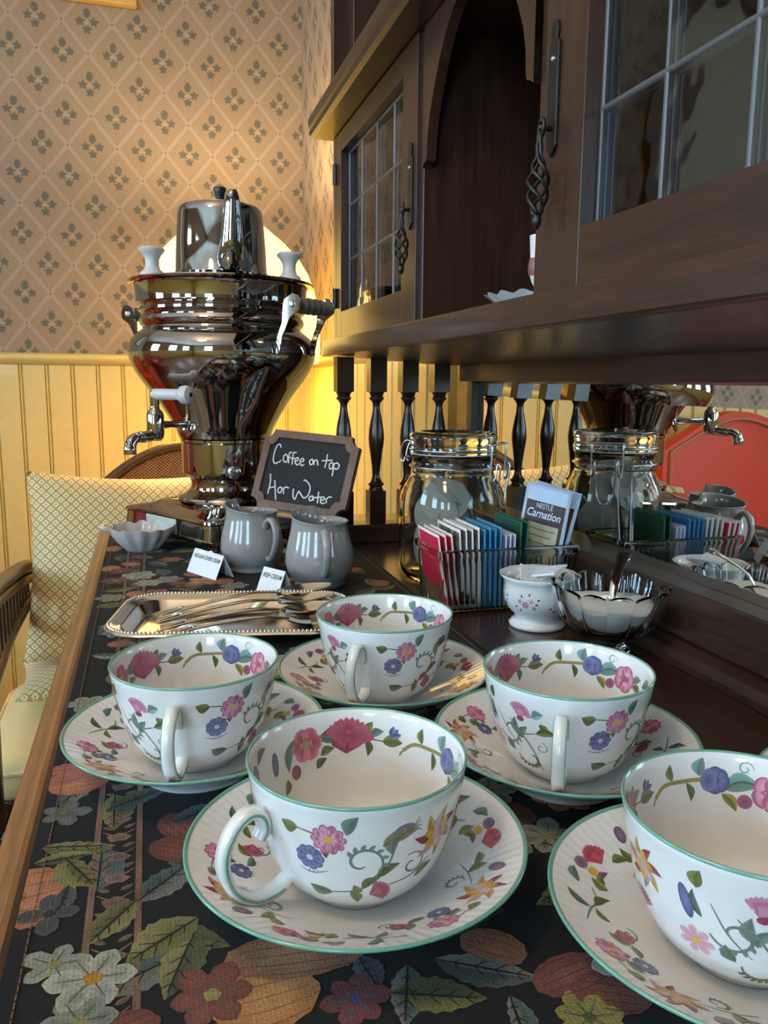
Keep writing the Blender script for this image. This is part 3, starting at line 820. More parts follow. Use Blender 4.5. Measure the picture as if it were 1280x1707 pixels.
def make_cup_meshes():
    bowl = MB().lathe(CUP_O + CUP_I, 96).mesh('bowl', ['porcelain'], True, 60)
    rim = MB().lathe([(.04500, .0556), (.04535, .0562), (.04505, .0571), (.0444, .0570), (.0441, .0564)], 96).mesh('rim_line', ['green_line'], True, 180)
    # handle: a strap rising from low on the wall, out and over, ending in a curl
    path = smooth_path([(.0340, 0, .0150), (.0400, 0, .0120), (.0500, 0, .0125), (.0590, 0, .0200), (.0625, 0, .0310), (.0600, 0, .0410), (.0530, 0, .0475), (.0470, 0, .0462), (.0450, 0, .0405), (.0470, 0, .0365)], 6)
    def strap(path, w, t, mats, name, off=0):
        mb = MB(); n = len(path)
        vs = []; fs = []
        for i, p in enumerate(path):
            a, b = Vector(path[max(0, i - 1)]), Vector(path[min(n - 1, i + 1)]); d = (b - a).normalized(); nr = Vector((-d.z, 0, d.x))
            ww = w * (.86 + .28 * abs(i / (n - 1) - .5)); tt = t
            for (u, v) in ((-1, -.35), (-.8, -1), (.8, -1), (1, -.35), (1, .35), (.8, 1), (-.8, 1), (-1, .35)):
                q = Vector(p) + nr * (v * tt / 2) + Vector((0, 1, 0)) * (u * ww / 2); vs.append(q)
        for i in range(n - 1):
            for j in range(8): fs.append((i * 8 + j, i * 8 + (j + 1) % 8, i * 8 + 8 + (j + 1) % 8, i * 8 + 8 + j))
        fs += [tuple(range(7, -1, -1)), tuple((n - 1) * 8 + j for j in range(8))]
        return mb.add(vs, fs).mesh(name, mats, True, 70)
    hd = strap(path, .0068, .0040, ['porcelain'], 'handle')
    ln = MB(); n = len(path)
    for sg in (-1, 1):
        P = []
        for i, p in enumerate(path):
            a, b = Vector(path[max(0, i - 1)]), Vector(path[min(n - 1, i + 1)]); d = (b - a).normalized()
            ww = .0068 * (.86 + .28 * abs(i / (n - 1) - .5)); P.append(Vector(p) + Vector((0, sg * (ww / 2 + .0001), 0)))
        ln.tube(P[4:], .00042, 6, flat=(1.5, .5))
    lnm = ln.mesh('handle_line', ['green_line'], True, 180)
    # painted sprays; angle 0 is the handle, growing to the right seen from outside
    p = Print(k=1.36)
    def O(deg, z): p.at(cup_surf(rad(deg), z)); return p
    def I(deg, z): p.at(cup_surf(rad(deg), z, True)); return p
    def right_spray():
        O(38, .0430); sprig_daisy(p, 0, 0, 1.0); p.leaf(5 * mm, 2 * mm, 7 * mm, 4 * mm, rad(60), T1, T2, GR)
        O(27, .0335); sprig_blue(p, 0, 0, 1.0); p.stroke([(5 * mm, -4 * mm), (0, -5.5 * mm), (-4 * mm, -4.5 * mm)], .4 * mm, GR)
        O(55, .0330)
        p.scroll(0, 0, 6.5 * mm, rad(-60), 1, GR, .9 * mm, 1, 1.0, T1); p.stroke([(-10 * mm, -12 * mm), (0, -10 * mm), (6 * mm, -4 * mm), (9 * mm, 4 * mm), (10 * mm, 11 * mm)], .7 * mm, GR)
        p.leaf(8 * mm, 2 * mm, 9 * mm, 4.4 * mm, rad(75), T1, T2, GR); p.leaf(9 * mm, 6 * mm, 8 * mm, 3.6 * mm, rad(20), G1, G2, BR); p.leaf(4 * mm, -6 * mm, 8 * mm, 3.6 * mm, rad(30), G3, G1, BR)
        p.leaf(-8 * mm, -12 * mm, 7 * mm, 4 * mm, rad(165), T2, G3, GR); p.leaf(-3 * mm, -10.8 * mm, 6 * mm, 3.2 * mm, rad(-70), G2, G1, BR); p.leaf(0, -9.8 * mm, 6.5 * mm, 3 * mm, rad(40), G1, G3, BR)
        O(62, .0170); p.carnation(0, 0, 5.2 * mm, rad(20), CR2, CR); p.leaf(-3 * mm, 1 * mm, 4 * mm, 2.4 * mm, rad(130), G1, G2, None)
        O(76, .0450); thistle(p, 0, 0, .95, rad(15)); p.leaf(-6 * mm, -4 * mm, 6 * mm, 2.8 * mm, rad(25), G2, G1, BR)
        O(84, .0280); p.scroll(0, 0, 4.5 * mm, rad(120), -1, GR, .7 * mm, 1, 1.1); p.leaf(2 * mm, -6 * mm, 7 * mm, 3.4 * mm, rad(30), G2, G3, BR); p.stroke([(-8 * mm, -6 * mm), (0, -4.5 * mm), (6 * mm, 0)], .6 * mm, BR)
        O(99, .0380); big_yellow(p, 0, 0, 1.05, .3)
    def left_spray(d=0):
        O(-32 + d, .0425); p.carnation(1 * mm, 0, 5.6 * mm, rad(70), PK, PK2); p.disc(1.5 * mm, -1.5 * mm, 1.6 * mm, 1.2 * mm, CR, 5)
        p.stroke([(-4 * mm, -3 * mm), (2 * mm, -9 * mm), (6 * mm, -16 * mm), (7 * mm, -24 * mm)], .7 * mm, GR)
        O(-15 + d, .0440); p.leaf(-3 * mm, -1 * mm, 5 * mm, 4 * mm, rad(25), T1, lin(150, 180, 184), GR); p.leaf(0, -3 * mm, 4.5 * mm, 3 * mm, rad(-60), G2, G1, None)
        O(-18 + d, .0340); p.leaf(0, 0, 8 * mm, 3.6 * mm, rad(4), G3, G2, BR); p.stroke([(-6 * mm, -2 * mm), (0, 0)], .5 * mm, BR); p.scroll(2 * mm, -6 * mm, 2.5 * mm, rad(90), -1, GR, .4 * mm)
        O(-40 + d, .0315); p.scroll(0, 0, 6 * mm, rad(200), 1, GR, 1.0 * mm, 1, 1.0, T1); p.leaf(4 * mm, -1 * mm, 8 * mm, 3.6 * mm, rad(95), T1, T2, GR); p.leaf(5 * mm, -2 * mm, 7 * mm, 3 * mm, rad(60), T2, T1, GR)
        O(-24 + d, .0185); p.scroll(0, 0, 5.5 * mm, rad(180), 1, G3, .9 * mm, 1, .7, G1); p.leaf(-7 * mm, 1 * mm, 6 * mm, 3.2 * mm, rad(120), T2, G1, GR)
        O(-57 + d, .0490); p.leaf(0, -3 * mm, 5.5 * mm, 4 * mm, rad(80), G2, G1, BR)
        O(-62 + d, .0380); p.disc(0, 0, 1.6 * mm, 5 * mm, BL, 2, BL2, rad(14)); p.leaf(4 * mm, -3 * mm, 8 * mm, 2.6 * mm, rad(105), G3, T2, None)
        O(-58 + d, .0230); p.flower(0, 0, 4.6 * mm, 7, lin(222, 170, 176), PK, YE)
        p.stroke([(4 * mm, 14 * mm), (8 * mm, 6 * mm), (13 * mm, 0)], .5 * mm, GR)
    right_spray(); left_spray(); left_spray(-172)
    O(128, .036); sprig_blue(p, 0, 0); p.leaf(4 * mm, 3 * mm, 8 * mm, 4 * mm, rad(50), T1, T2, GR); p.leaf(2 * mm, -5 * mm, 8 * mm, 4 * mm, rad(-20), G1, G2, BR)
    O(-88, .040); big_yellow(p, 0, 0, .9, 1.0); O(-95, .022); p.carnation(0, 0, 5 * mm, rad(90), CR2, CR); p.leaf(-4 * mm, 0, 6 * mm, 3 * mm, rad(150), G1, G2, BR)
    # spray inside below the rim; local x grows to the right as seen looking in
    I(266, .0435); p.flower(0, 0, 5.4 * mm, 6, lin(196, 96, 116), CR, G2, pw=.7, outline=lin(206, 120, 134)); p.leaf(-8 * mm, -7 * mm, 12 * mm, 3.6 * mm, rad(65), T2, T1, GR); p.leaf(6 * mm, 2 * mm, 8 * mm, 3.4 * mm, rad(35), G3, G1, BR, bend=-.2)
    p.disc(-5 * mm, -8 * mm, 2 * mm, 2.4 * mm, CR, 2, PU); p.leaf(-9 * mm, -9 * mm, 5 * mm, 3 * mm, rad(-110), G1, G2, None); p.disc(-14 * mm, -2 * mm, 1.6 * mm, 4 * mm, BL, 2, BL2); p.leaf(5 * mm, -5 * mm, 5.5 * mm, 3 * mm, rad(20), G1, G2, BR); p.leaf(3 * mm, -9 * mm, 5 * mm, 2.8 * mm, rad(35), T2, G3, None)
    p.stroke([(5 * mm, 1 * mm), (14 * mm, 0), (22 * mm, 2 * mm)], .5 * mm, G3)
    I(248, .0455); p.leaf(-5 * mm, 0, 8 * mm, 4.4 * mm, rad(-20), T1, T2, GR, bend=.1); p.scroll(5 * mm, 3 * mm, 2 * mm, rad(-90), 1, G2, .35 * mm)
    I(236, .0460); p.carnation(-1 * mm, -4 * mm, 9.5 * mm, rad(80), CR2, CR); p.carnation(-1.5 * mm, -6 * mm, 6 * mm, rad(88), CR, CR2, 4)
    I(225, .0455); p.leaf(0, 0, 4.5 * mm, 3 * mm, rad(70), G1, G2, None); p.leaf(1 * mm, -1 * mm, 5 * mm, 3 * mm, rad(25), T2, T1, GR); p.leaf(-.5 * mm, -2 * mm, 6 * mm, 2.6 * mm, rad(-85), G1, G3, BR); p.stroke([(-4 * mm, -1 * mm), (2 * mm, -2 * mm), (6 * mm, -2.4 * mm)], .5 * mm, G1)
    p.leaf(5 * mm, -2.4 * mm, 7.5 * mm, 4.2 * mm, rad(4), G2, G1, BR, bend=.05); I(210, .0448); tulip(p, 0, 0, 1.15, rad(50))
    I(184, .0440); p.stroke([(-9 * mm, -3 * mm), (-5 * mm, 0), (2 * mm, .5 * mm), (10 * mm, 1 * mm)], 1.3 * mm, lin(150, 140, 84), 1, 5, False); p.leaf(-2 * mm, 1 * mm, 5.5 * mm, 2.8 * mm, rad(95), G2, G1, BR); p.leaf(3 * mm, 0, 6 * mm, 2.4 * mm, rad(-80), G1, G3, None); p.leaf(7 * mm, 2 * mm, 6 * mm, 4.4 * mm, rad(75), lin(128, 170, 172), T1, GR); p.stroke([(-9 * mm, -3 * mm), (-10 * mm, -5 * mm)], .8 * mm, G2)
    I(162, .0450); p.flower(0, 0, 4.4 * mm, 8, BL, BL2, BL, pw=.7); p.disc(-2 * mm, 0, 2.6 * mm, 3.6 * mm, BL2, 4, BL); p.leaf(2 * mm, -4 * mm, 6.5 * mm, 3.4 * mm, rad(-50), lin(170, 160, 84), G2, BR)
    I(150, .0445); p.leaf(-4 * mm, -2 * mm, 11 * mm, 6 * mm, rad(12), lin(128, 172, 158), T1, lin(70, 104, 98)); p.scroll(2 * mm, 5 * mm, 2.4 * mm, 0, 1, GR, .35 * mm)
    I(136, .0430); p.flower(2 * mm, 0, 5.2 * mm, 5, PK, lin(226, 176, 192), CR2, pw=.8, outline=PK2); p.disc(-5 * mm, -4 * mm, 2.2 * mm, 2.2 * mm, PK2, 2, PU); p.leaf(7 * mm, 0, 6 * mm, 3.4 * mm, rad(30), T1, G2, GR)
    I(110, .0440); p.leaf(0, 0, 9 * mm, 4 * mm, rad(20), T1, T2, GR); p.disc(8 * mm, -3 * mm, 3 * mm, 3 * mm, BL2, 2, BL); p.leaf(-7 * mm, -2 * mm, 7 * mm, 3.4 * mm, rad(-20), G1, G2, BR)
    I(70, .0445); sprig_daisy(p, 0, 0, .9); I(35, .0445); p.carnation(0, -2 * mm, 6 * mm, rad(80), CR2, CR); p.leaf(6 * mm, 0, 7 * mm, 3 * mm, rad(15), G1, G2, BR); I(0, .0445); tulip(p, 0, 0, 1.1, .8); p.leaf(-8 * mm, -2 * mm, 8 * mm, 4 * mm, rad(10), T1, T2, GR); I(320, .0445); sprig_blue(p, 0, 0, .9); p.leaf(4 * mm, 2 * mm, 8 * mm, 3.5 * mm, rad(20), G2, G1, BR)
    pm_ = p.mb.mesh('flower_print', ['print'], True, 180, True)
    return [('bowl', bowl), ('rim_line', rim), ('handle', hd), ('handle_line', lnm), ('flower_print', pm_)]
# ------------------------------------------------------------------ saucers
SAU_T = [(0, .0062), (.0200, .0062), (.0228, .0068), (.0262, .0070), (.0320, .0086), (.0420, .0128), (.0520, .0175), (.0620, .0226), (.0690, .0262), (.0701, .0268)]
SAU_B = [(.0707, .0264), (.0702, .0256), (.0620, .0205), (.0500, .0140), (.0400, .0080), (.0330, .0036), (.0310, .0000), (.0285, 0), (.0275, .0022), (0, .0028)]
z_sau = lambda r: float(np.interp(r, [a for a, b in SAU_T], [b for a, b in SAU_T]))
def ripple(t, r, z): return .00012 * math.cos(84 * t) * max(0, min(1, (r - .045) / .012)) * (1 if r < .0695 else 0)
def sau_surf(a0, r0):
    def S(x, y):
        r = max(.004, r0 + y * .93); a = a0 - x / r; sl = (z_sau(r + .0006) - z_sau(r - .0006)) / .0012
        return (r * math.cos(a), r * math.sin(a), z_sau(r) + ripple(a, r, 0)), Vector((-sl * math.cos(a), -sl * math.sin(a), 1)).normalized()
    return S
def make_saucer_meshes():
    body = MB().lathe(SAU_T + SAU_B, 336, zfun=lambda t, r, z: ripple(t, r, z) if z >= z_sau(r) - .0004 else 0).mesh('dish', ['porcelain'], True, 60)
    rim = MB().lathe([(.0690, .02635), (.0696, .0268), (.0702, .0272), (.0709, .0268), (.0709, .0261), (.0702, .0254)], 120).mesh('rim_line', ['green_line'], True, 180)
    p = Print(eps=.00012, k=1.28)
    for k in range(3):
        b = 120 * k
        def A(d, r): p.at(sau_surf(rad(b + d), r))
        A(0, .0565); big_yellow(p, 0, 0, 1.0, .5 + k); p.disc(-12 * mm, 2 * mm, 2.2 * mm, 3 * mm, PU, 2, PU2); p.leaf(10 * mm, -3 * mm, 7 * mm, 3 * mm, rad(10), T1, T2, GR)
        A(17, .0470); p.leaf(0, 0, 7 * mm, 3.6 * mm, rad(110), G1, G2, BR); p.stroke([(-6 * mm, -3 * mm), (0, 0), (8 * mm, 3 * mm)], .5 * mm, GR); p.scroll(4 * mm, -4 * mm, 3.5 * mm, rad(90), 1, GR, .7 * mm, 1, 1.1, T1)
        A(-26, .0575); sprig_daisy(p, 0, 0, .95); A(-19, .0480); sprig_blue(p, 0, 0, .85)
        A(-34, .0445); p.leaf(0, 0, 7 * mm, 3 * mm, rad(60), G2, G1, BR); p.leaf(0, 0, 6 * mm, 3 * mm, rad(170), T2, T1, GR); p.scroll(5 * mm, -2 * mm, 3 * mm, 0, -1, GR, .6 * mm)
        A(36, .0555); p.carnation(0, 0, 6 * mm, rad(80), lin(196, 90, 100), CR); p.leaf(-5 * mm, -2 * mm, 6 * mm, 3 * mm, rad(190), G1, G2, BR); p.leaf(4 * mm, -3 * mm, 7 * mm, 3.4 * mm, rad(-20), G2, G1, BR)
        A(52, .0590); p.leaf(-4 * mm, 0, 7 * mm, 3.6 * mm, rad(20), T1, T2, GR); p.disc(6 * mm, 1 * mm, 2.8 * mm, 2.2 * mm, PU2, 2, PU); A(50, .0480); p.leaf(0, 0, 6 * mm, 4 * mm, rad(80), G2, lin(158, 150, 76), BR); p.disc(4 * mm, 6 * mm, 2 * mm, 1.6 * mm, YE, 2); p.leaf(3 * mm, 3 * mm, 5 * mm, 2.2 * mm, rad(-10), PK2, PU, None)
        A(66, .0540); p.stroke([(-10 * mm, 4 * mm), (-3 * mm, 1 * mm), (3 * mm, -2 * mm), (8 * mm, 0)], .7 * mm, GR); p.leaf(-2 * mm, 1 * mm, 8 * mm, 3.4 * mm, rad(60), G3, T2, GR); p.leaf(0, -1 * mm, 8 * mm, 3 * mm, rad(-40), G1, G3, BR)
        A(78, .0460); p.carnation(0, 0, 4.6 * mm, rad(200), PK2, CR); p.leaf(3 * mm, 2 * mm, 6 * mm, 2.6 * mm, rad(40), G1, G2, None)
    return [('dish', body), ('rim_line', rim), ('flower_print', p.mb.mesh('flower_print', ['print'], True, 180, True))]
cup_parts, saucer_parts = make_cup_meshes(), make_saucer_meshes()
RUN = .0016                                  # thickness of the tapestry runner
def make(name, parts, label, cat, loc, rz, group):
    t = thing(name, label, cat, loc, rz, group)
    for n, me in parts: place(me, n, t, False)
    return t
SETS = [  # x, y, where the handle points (degrees left of the line to the lens), cup label, saucer label, saucer spin
    (.0774, .2992, 52, 'flowered teacup in the centre foreground, handle turned to the left', 'flowered saucer under the centre foreground teacup', 75),
    (.0195, .4316, 13, 'flowered teacup nearest the brown table edge, in front of the silver tray', 'flowered saucer nearest the brown table edge', 210),
    (.1460, .4925, 19, 'farthest flowered teacup, between the tray spoons and the tea sachet holder', 'farthest flowered saucer, in front of the tea sachet holder', 200),
    (.2118, .3661, 2, 'flowered teacup in front of the crystal bowl, handle pointing straight out', 'flowered saucer under the teacup in front of the crystal bowl', 30),
    (.2043, .2195, -38, 'flowered teacup cut off by the right edge of the picture', 'flowered saucer cut off at the bottom right corner', 330)]
cup0 = sau0 = None
for (x, y, hl, lc, ls, sp_) in SETS:
    to_cam = math.atan2(-y, -x); a = to_cam - rad(hl)      # left of the view = clockwise seen from above here
    z_ = RUN
    if sau0 is None:
        sau0 = make('saucer', saucer_parts, ls, 'saucer', (x, y, z_), rad(sp_), 'flowered saucers'); cup0 = make('teacup', cup_parts, lc, 'teacup', (x, y, z_ + .0063), a, 'flowered teacups')
    else:
        dup(sau0, (x, y, z_), rad(sp_), ls); dup(cup0, (x, y, z_ + .0063), a, lc)
sd = dup(sau0, (.3330, .2860, .0002), rad(20), 'small flowered dish on the bare wood, cut by the right edge'); sd.name = 'small_dish'; sd['category'] = 'dish'; sd.scale = (.68, .68, .8); del sd['group']

# ================================================================== TAPESTRY RUNNER
RX0, RX1, RY0, RY1 = -.0585, .2565, -.12, 1.205
run = thing('table_runner', 'black floral tapestry runner spread along the sideboard front', 'table runner', (.1, .54, 0))
MB().prism(round_rect(RX0, RX1, RY0, RY1, .004, 2), 'z', .0001, RUN - .0001).build('runner_cloth', simple('black woven ground', lin(15, 14, 14), 0.95), run, smooth=False)
rp = Print(eps=.00004, step=.00005).at(lambda x, y: ((x, y, RUN - .0001), (0, 0, 1)))
rng = random.Random(7)
OL1, OL2, OL3 = lin(112, 110, 62), lin(140, 136, 84), lin(86, 90, 60)
GY1, GY2 = lin(118, 122, 112), lin(150, 152, 140); CO, CO2, RU, PLM = lin(176, 112, 82), lin(200, 142, 104), lin(136, 82, 60), lin(112, 66, 62)
WH, WH2, TE = lin(178, 180, 164), lin(140, 146, 134), lin(80, 100, 98)
def t_leaf(x, y, L, w, ang, a, b, layer=3):
    rp.leaf(x, y, L, w, ang, a, b, None, layer, rng.uniform(-.12, .12), 13, .14)
    ca, sa = math.cos(ang), math.sin(ang)
    dk = lin(26, 26, 24)
    rp.stroke([(x, y), (x + L * .9 * ca, y + L * .9 * sa)], .0011, dk, layer + 1, 6)
    for k in range(1, 5):
        t = k / 5.2; px, py = x + L * t * ca, y + L * t * sa; q = w * .36 * math.sin(PI * t)
        for sg in (1, -1):
            d = ang + sg * .75; rp.stroke([(px, py), (px + q * math.cos(d), py + q * math.sin(d))], .0006, dk, layer + 1, 3)
def t_fruit(x, y, rx, ry, rot, a, b, layer=3):
    rp.disc(x, y, rx, ry, a, layer, b, rot, 30, .03, 3)
    for k in range(5):
        o = (k - 2) * .32
        rp.stroke([(x + rx * (-.8) * math.cos(rot) - ry * o * math.sin(rot), y - rx * .8 * math.sin(rot) + ry * o * math.cos(rot)), (x - ry * o * 1.25 * math.sin(rot), y + ry * o * 1.25 * math.cos(rot)), (x + rx * .8 * math.cos(rot) - ry * o * math.sin(rot), y + rx * .8 * math.sin(rot) + ry * o * math.cos(rot))], .0005, tuple(q * .6 for q in a[:3]) + (1,), layer + 1, 5)
def t_flower(x, y, r, n, a, b, c, layer=4):
    for k in range(n):
        t = 2 * PI * k / n + rng.uniform(-.1, .1); q = r * rng.uniform(.85, 1.08)
        rp.disc(x + q * .6 * math.cos(t), y + q * .6 * math.sin(t), q * .46, q * .36, a, layer + (k % 2), b, t, 16, .06, 2)
        rp.stroke([(x, y), (x + q * .8 * math.cos(t), y + q * .8 * math.sin(t))], .0006, lin(88, 92, 82), layer + 2, 3)
    rp.disc(x, y, r * .2, r * .2, c, layer + 3, n=12, wob=.15)
# ladder band with leaf fillings
for xx in (-.0305, -.0115): rp.stroke([(xx, RY0 + .002), (xx, RY1 - .002)], .0028, lin(128, 98, 84), 1, 40, False)
yy = RY0 + .01
while yy < RY1 - .01:
    rp.disc(-.021, yy, .0052, .0036, lin(134, 106, 94), 1, lin(96, 74, 66), 0, 12, .2)
    for sg in (-1, 1):
        rp.leaf(-.021 + sg * .002, yy + .0075, .0068, .0028, rad(90 - sg * 60), lin(134, 106, 94), lin(112, 88, 78), None, 1, 0, 5); rp.stroke([(-.021, yy), (-.021 + sg * .0075, yy + .006)], .0009, lin(134, 106, 94), 1, 3)
    yy += .0165
# the pieces seen in the foreground
t_flower(-.027, .276, .0165, 6, WH, WH2, OC); t_flower(-.041, .287, .0115, 5, GY2, WH2, OL2); t_flower(-.030, .256, .013, 6, WH2, GY1, OL2)
t_fruit(-.0545, .332, .017, .021, .2, CO, CO2); t_leaf(-.044, .358, .030, .017, rad(-60), OL1, OL2); t_leaf(-.055, .369, .034, .014, rad(-12), OL2, OL1); t_leaf(-.057, .356, .026, .010, rad(4), OL2, OL3)
t_leaf(-.012, .318, .030, .016, rad(232), OL2, OL1, 4); t_leaf(.012, .300, .034, .021, rad(215), OL1, OL2, 4); t_leaf(.010, .292, .036, .018, rad(250), OL3, OL2)
t_fruit(.046, .2685, .027, .0125, -.1, lin(150, 104, 76), lin(170, 124, 90), 5); t_fruit(.032, .2500, .019, .0155, .1, lin(176, 120, 70), lin(196, 146, 92), 4)
t_flower(-.046, .318, .012, 4, lin(74, 80, 80), lin(58, 62, 64), lin(40, 42, 44)); t_leaf(-.040, .336, .02, .009, rad(-100), lin(84, 90, 88), lin(66, 72, 72))
t_fruit(-.0435, .429, .016, .013, .1, lin(182, 110, 88), CO2); t_fruit(-.051, .441, .012, .012, 0, lin(168, 106, 96), CO, 4); t_flower(-.048, .398, .012, 5, lin(92, 94, 92), lin(120, 120, 118), OL1); t_leaf(-.028, .395, .040, .014, rad(28), OL3, TE)
t_leaf(.090, .262, .045, .018, rad(12), lin(84, 92, 88), lin(66, 74, 72)); t_leaf(.095, .252, .040, .017, rad(-30), GY1, lin(78, 86, 82)); t_leaf(.1, .266, .03, .012, rad(60), lin(70, 80, 78), GY1); t_leaf(.085, .252, .03, .014, rad(-110), TE, GY1)
t_leaf(.075, .240, .034, .018, rad(-20), OL3, OL1); t_flower(.062, .241, .012, 6, lin(116, 62, 52), lin(96, 62, 78), lin(70, 74, 110)); t_leaf(.068, .262, .02, .012, rad(-80), lin(66, 72, 92), TE)
t_fruit(.141, .231, .016, .010, .2, PLM, lin(132, 84, 78)); t_fruit(.150, .219, .014, .010, -.5, PLM, RU, 4); t_flower(.137, .211, .012, 7, lin(150, 140, 70), OL2, OL3); t_leaf(.115, .228, .026, .010, rad(-100), TE, GY1)
rp.stroke([(-.002, .352), (.006, .347), (.014, .352)], .005, lin(140, 140, 116), 2, 8); t_leaf(.004, .375, .03, .013, rad(20), TE, lin(64, 84, 92)); t_leaf(.18, .30, .03, .014, rad(130), OL1, OL2)
t_flower(-.018, .902, .020, 7, WH, WH2, OL2); t_flower(.052, .862, .018, 5, CO, CO2, OC); t_flower(.107, .775, .018, 6, WH2, lin(150, 130, 118), OC); t_fruit(.045, .893, .015, .010, -.3, CO, RU)
t_fruit(-.048, .945, .011, .016, 0, CO, CO2); t_fruit(-.05, 1.06, .011, .018, 0, lin(184, 110, 80), CO2); t_leaf(-.052, .84, .034, .016, rad(20), OL1, OL2); t_leaf(-.055, .78, .03, .018, rad(30), OL2, OL1); t_leaf(-.05, .715, .032, .015, rad(10), GY2, GY1); t_leaf(-.05, .64, .03, .014, rad(-10), GY1, GY2); t_flower(-.046, .54, .014, 6, GY2, WH2, OL2); t_leaf(-.05, .50, .026, .014, rad(20), OL2, OL1)
t_leaf(.018, 1.02, .05, .022, rad(20), OL1, OL2); t_leaf(.06, 1.0, .05, .020, rad(-15), OL2, OL3); t_fruit(.075, .985, .016, .014, 0, lin(160, 84, 66), CO); t_leaf(.03, .96, .05, .018, rad(5), OL3, OL2); t_leaf(.0, .99, .03, .014, rad(160), GY1, OL1)
t_leaf(.02, .80, .028, .016, rad(-5), TE, OL3); t_flower(.075, .79, .016, 5, lin(150, 110, 90), RU, OL2)
# fill the rest of the cloth with the same motifs
done = [(-.027, .276), (-.05, .34), (.04, .26), (.1, .25), (.14, .22), (-.045, .42), (-.018, .9), (.05, .87), (.1, .78), (.04, 1.0), (-.05, 1.05)]
for k in range(700):
    x, y = rng.uniform(RX0 + .016, RX1 - .016), rng.uniform(RY0 + .02, RY1 - .02)
    if any(math.hypot(x - a, y - b) < .0185 for a, b in done): continue
    done.append((x, y)); q = rng.random()
    if q < .5:
        a0 = rng.uniform(0, 6.28); cols = rng.choice(((OL1, OL2), (OL3, OL1), (GY1, TE), (TE, GY1), (OL2, OL3)))
        L = .036
        ex, ey = x + L * math.cos(a0), y + L * math.sin(a0)
        if not (RX0 + .008 < ex < RX1 - .008): a0 = math.atan2(rng.choice((-1, 1)), 0.2 * rng.uniform(-1, 1))
        if y > 1.15: a0 = -PI / 2
        t_leaf(x, y, min(L, .036), .018, a0, *cols, layer=1)
    elif q < .75: t_flower(x, y, .015, 6, *rng.choice(((WH, WH2, OC), (CO, RU, OC), (GY2, GY1, OL2), (PLM, RU, OL2))))
    else: t_fruit(x, y, .013, .010, rng.uniform(0, 3), *rng.choice(((CO, CO2), (PLM, RU), (lin(150, 104, 76), CO))))
pat = [i for i, p in enumerate(rp.mb.v) if not (RX0 + .0004 < p[0] < RX1 - .0004)]
for i in pat: p = rp.mb.v[i]; rp.mb.v[i] = (min(max(p[0], RX0 + .0004), RX1 - .0004), p[1], p[2])
rp.build('woven_pattern', 'tapestry', run, True)
st = MB()
for sx in (RX0 + .0065, RX1 - .0065):
    for k in range(int((RY1 - RY0 - .02) / .0042)):
        y = RY0 + .01 + k * .0042; st.box(sx - .0003, sx + .0003, y, y + .003, RUN, RUN + .0004)
o = st.build('hem_stitching', simple('brown thread', lin(112, 84, 66), .9), run, smooth=False); o['kind'] = 'stuff'

# ================================================================== SAMOVAR
SC = (.1015, 1.128, RUN)
sam = thing('samovar', 'polished chrome samovar with side tap and grips at the end of the sideboard', 'samovar', SC, 0)
to_cam = math.atan2(-SC[1], -SC[0]); cut = lambda d: to_cam - rad(d)          # degrees to the left of the lens direction
A_TAP = cut(44)
def zz(z): return z - RUN
def P2(parts): return [(r, zz(z)) for r, z in parts]
# base: square plinth with bowed sides and clipped corners, a foot at each corner
def base_ring(h, z, clip=.15, bow=.03):
    P = []
    for k in range(4):
        for t in np.linspace(-1 + clip, 1 - clip, 9):
            d = h * (1 - bow * (1 - (t / (1 - clip)) ** 2)); a = k * PI / 2 + PI / 4 + to_cam - rad(8.5)
            u = h * t; P.append((d * math.cos(a) - u * math.sin(a), d * math.sin(a) + u * math.cos(a), zz(z)))
        for t in (.25, .5, .75):              # convex corner
            q = h * (1 - clip); c1 = Vector((h, q)) * (1 - t) + Vector((q, h)) * t; c1 *= 1 + .05 * math.sin(PI * t)
            P.append((c1.x * math.cos(a) - c1.y * math.sin(a), c1.x * math.sin(a) + c1.y * math.cos(a), zz(z)))
    return P
BROT = -rad(8.5)
b = MB(); loft(b, [base_ring(.1000, .0125), base_ring(.1040, .0140), base_ring(.1050, .0170), base_ring(.1030, .0190), base_ring(.1010, .0370), base_ring(.1030, .0390), base_ring(.1025, .0420), base_ring(.0980, .0440), base_ring(.0760, .0475), base_ring(.0660, .0525)])
b.build('base', 'chrome', sam, world=False, angle=30)
for k in range(4):
    a = to_cam + BROT + k * PI / 2; d = .1240
    f = MB(); f.tube(smooth_path([(d - .012, 0, .020), (d - .002, 0, .013), (d + .004, 0, .0075), (d + .0085, 0, .0030)], 4), [.0085] * 4 + [.0075] * 4 + [.0055] * 4 + [.0030], 10)
    f.lathe([(0, .0068), (.004, .006), (.006, .003), (.006, .0008), (.004, 0), (0, 0)], 12, (d + .004, 0, 0))
    f.xform(Matrix.Rotation(a, 4, 'Z')).build('foot', 'chrome', sam, world=False)
MB().box(.1025, .1042, -.040, .030, zz(.0185), zz(.0385)).xform(Matrix.Rotation(to_cam + BROT - PI / 4, 4, 'Z')).build('name_plate', 'label_plate', sam, smooth=False, world=False, bevel=.0006)
stem = P2([(0, .052), (.066, .053), (.068, .056), (.066, .059), (.056, .063), (.050, .069), (.0482, .077), (.0500, .083), (.0555, .088), (.0592, .0905), (.0597, .096), (.0597, .132), (.0610, .134), (.0610, .1375), (.0565, .139), (0, .139)])
MB().lathe(stem, 72).build('stem', 'chrome', sam, world=False, angle=30)
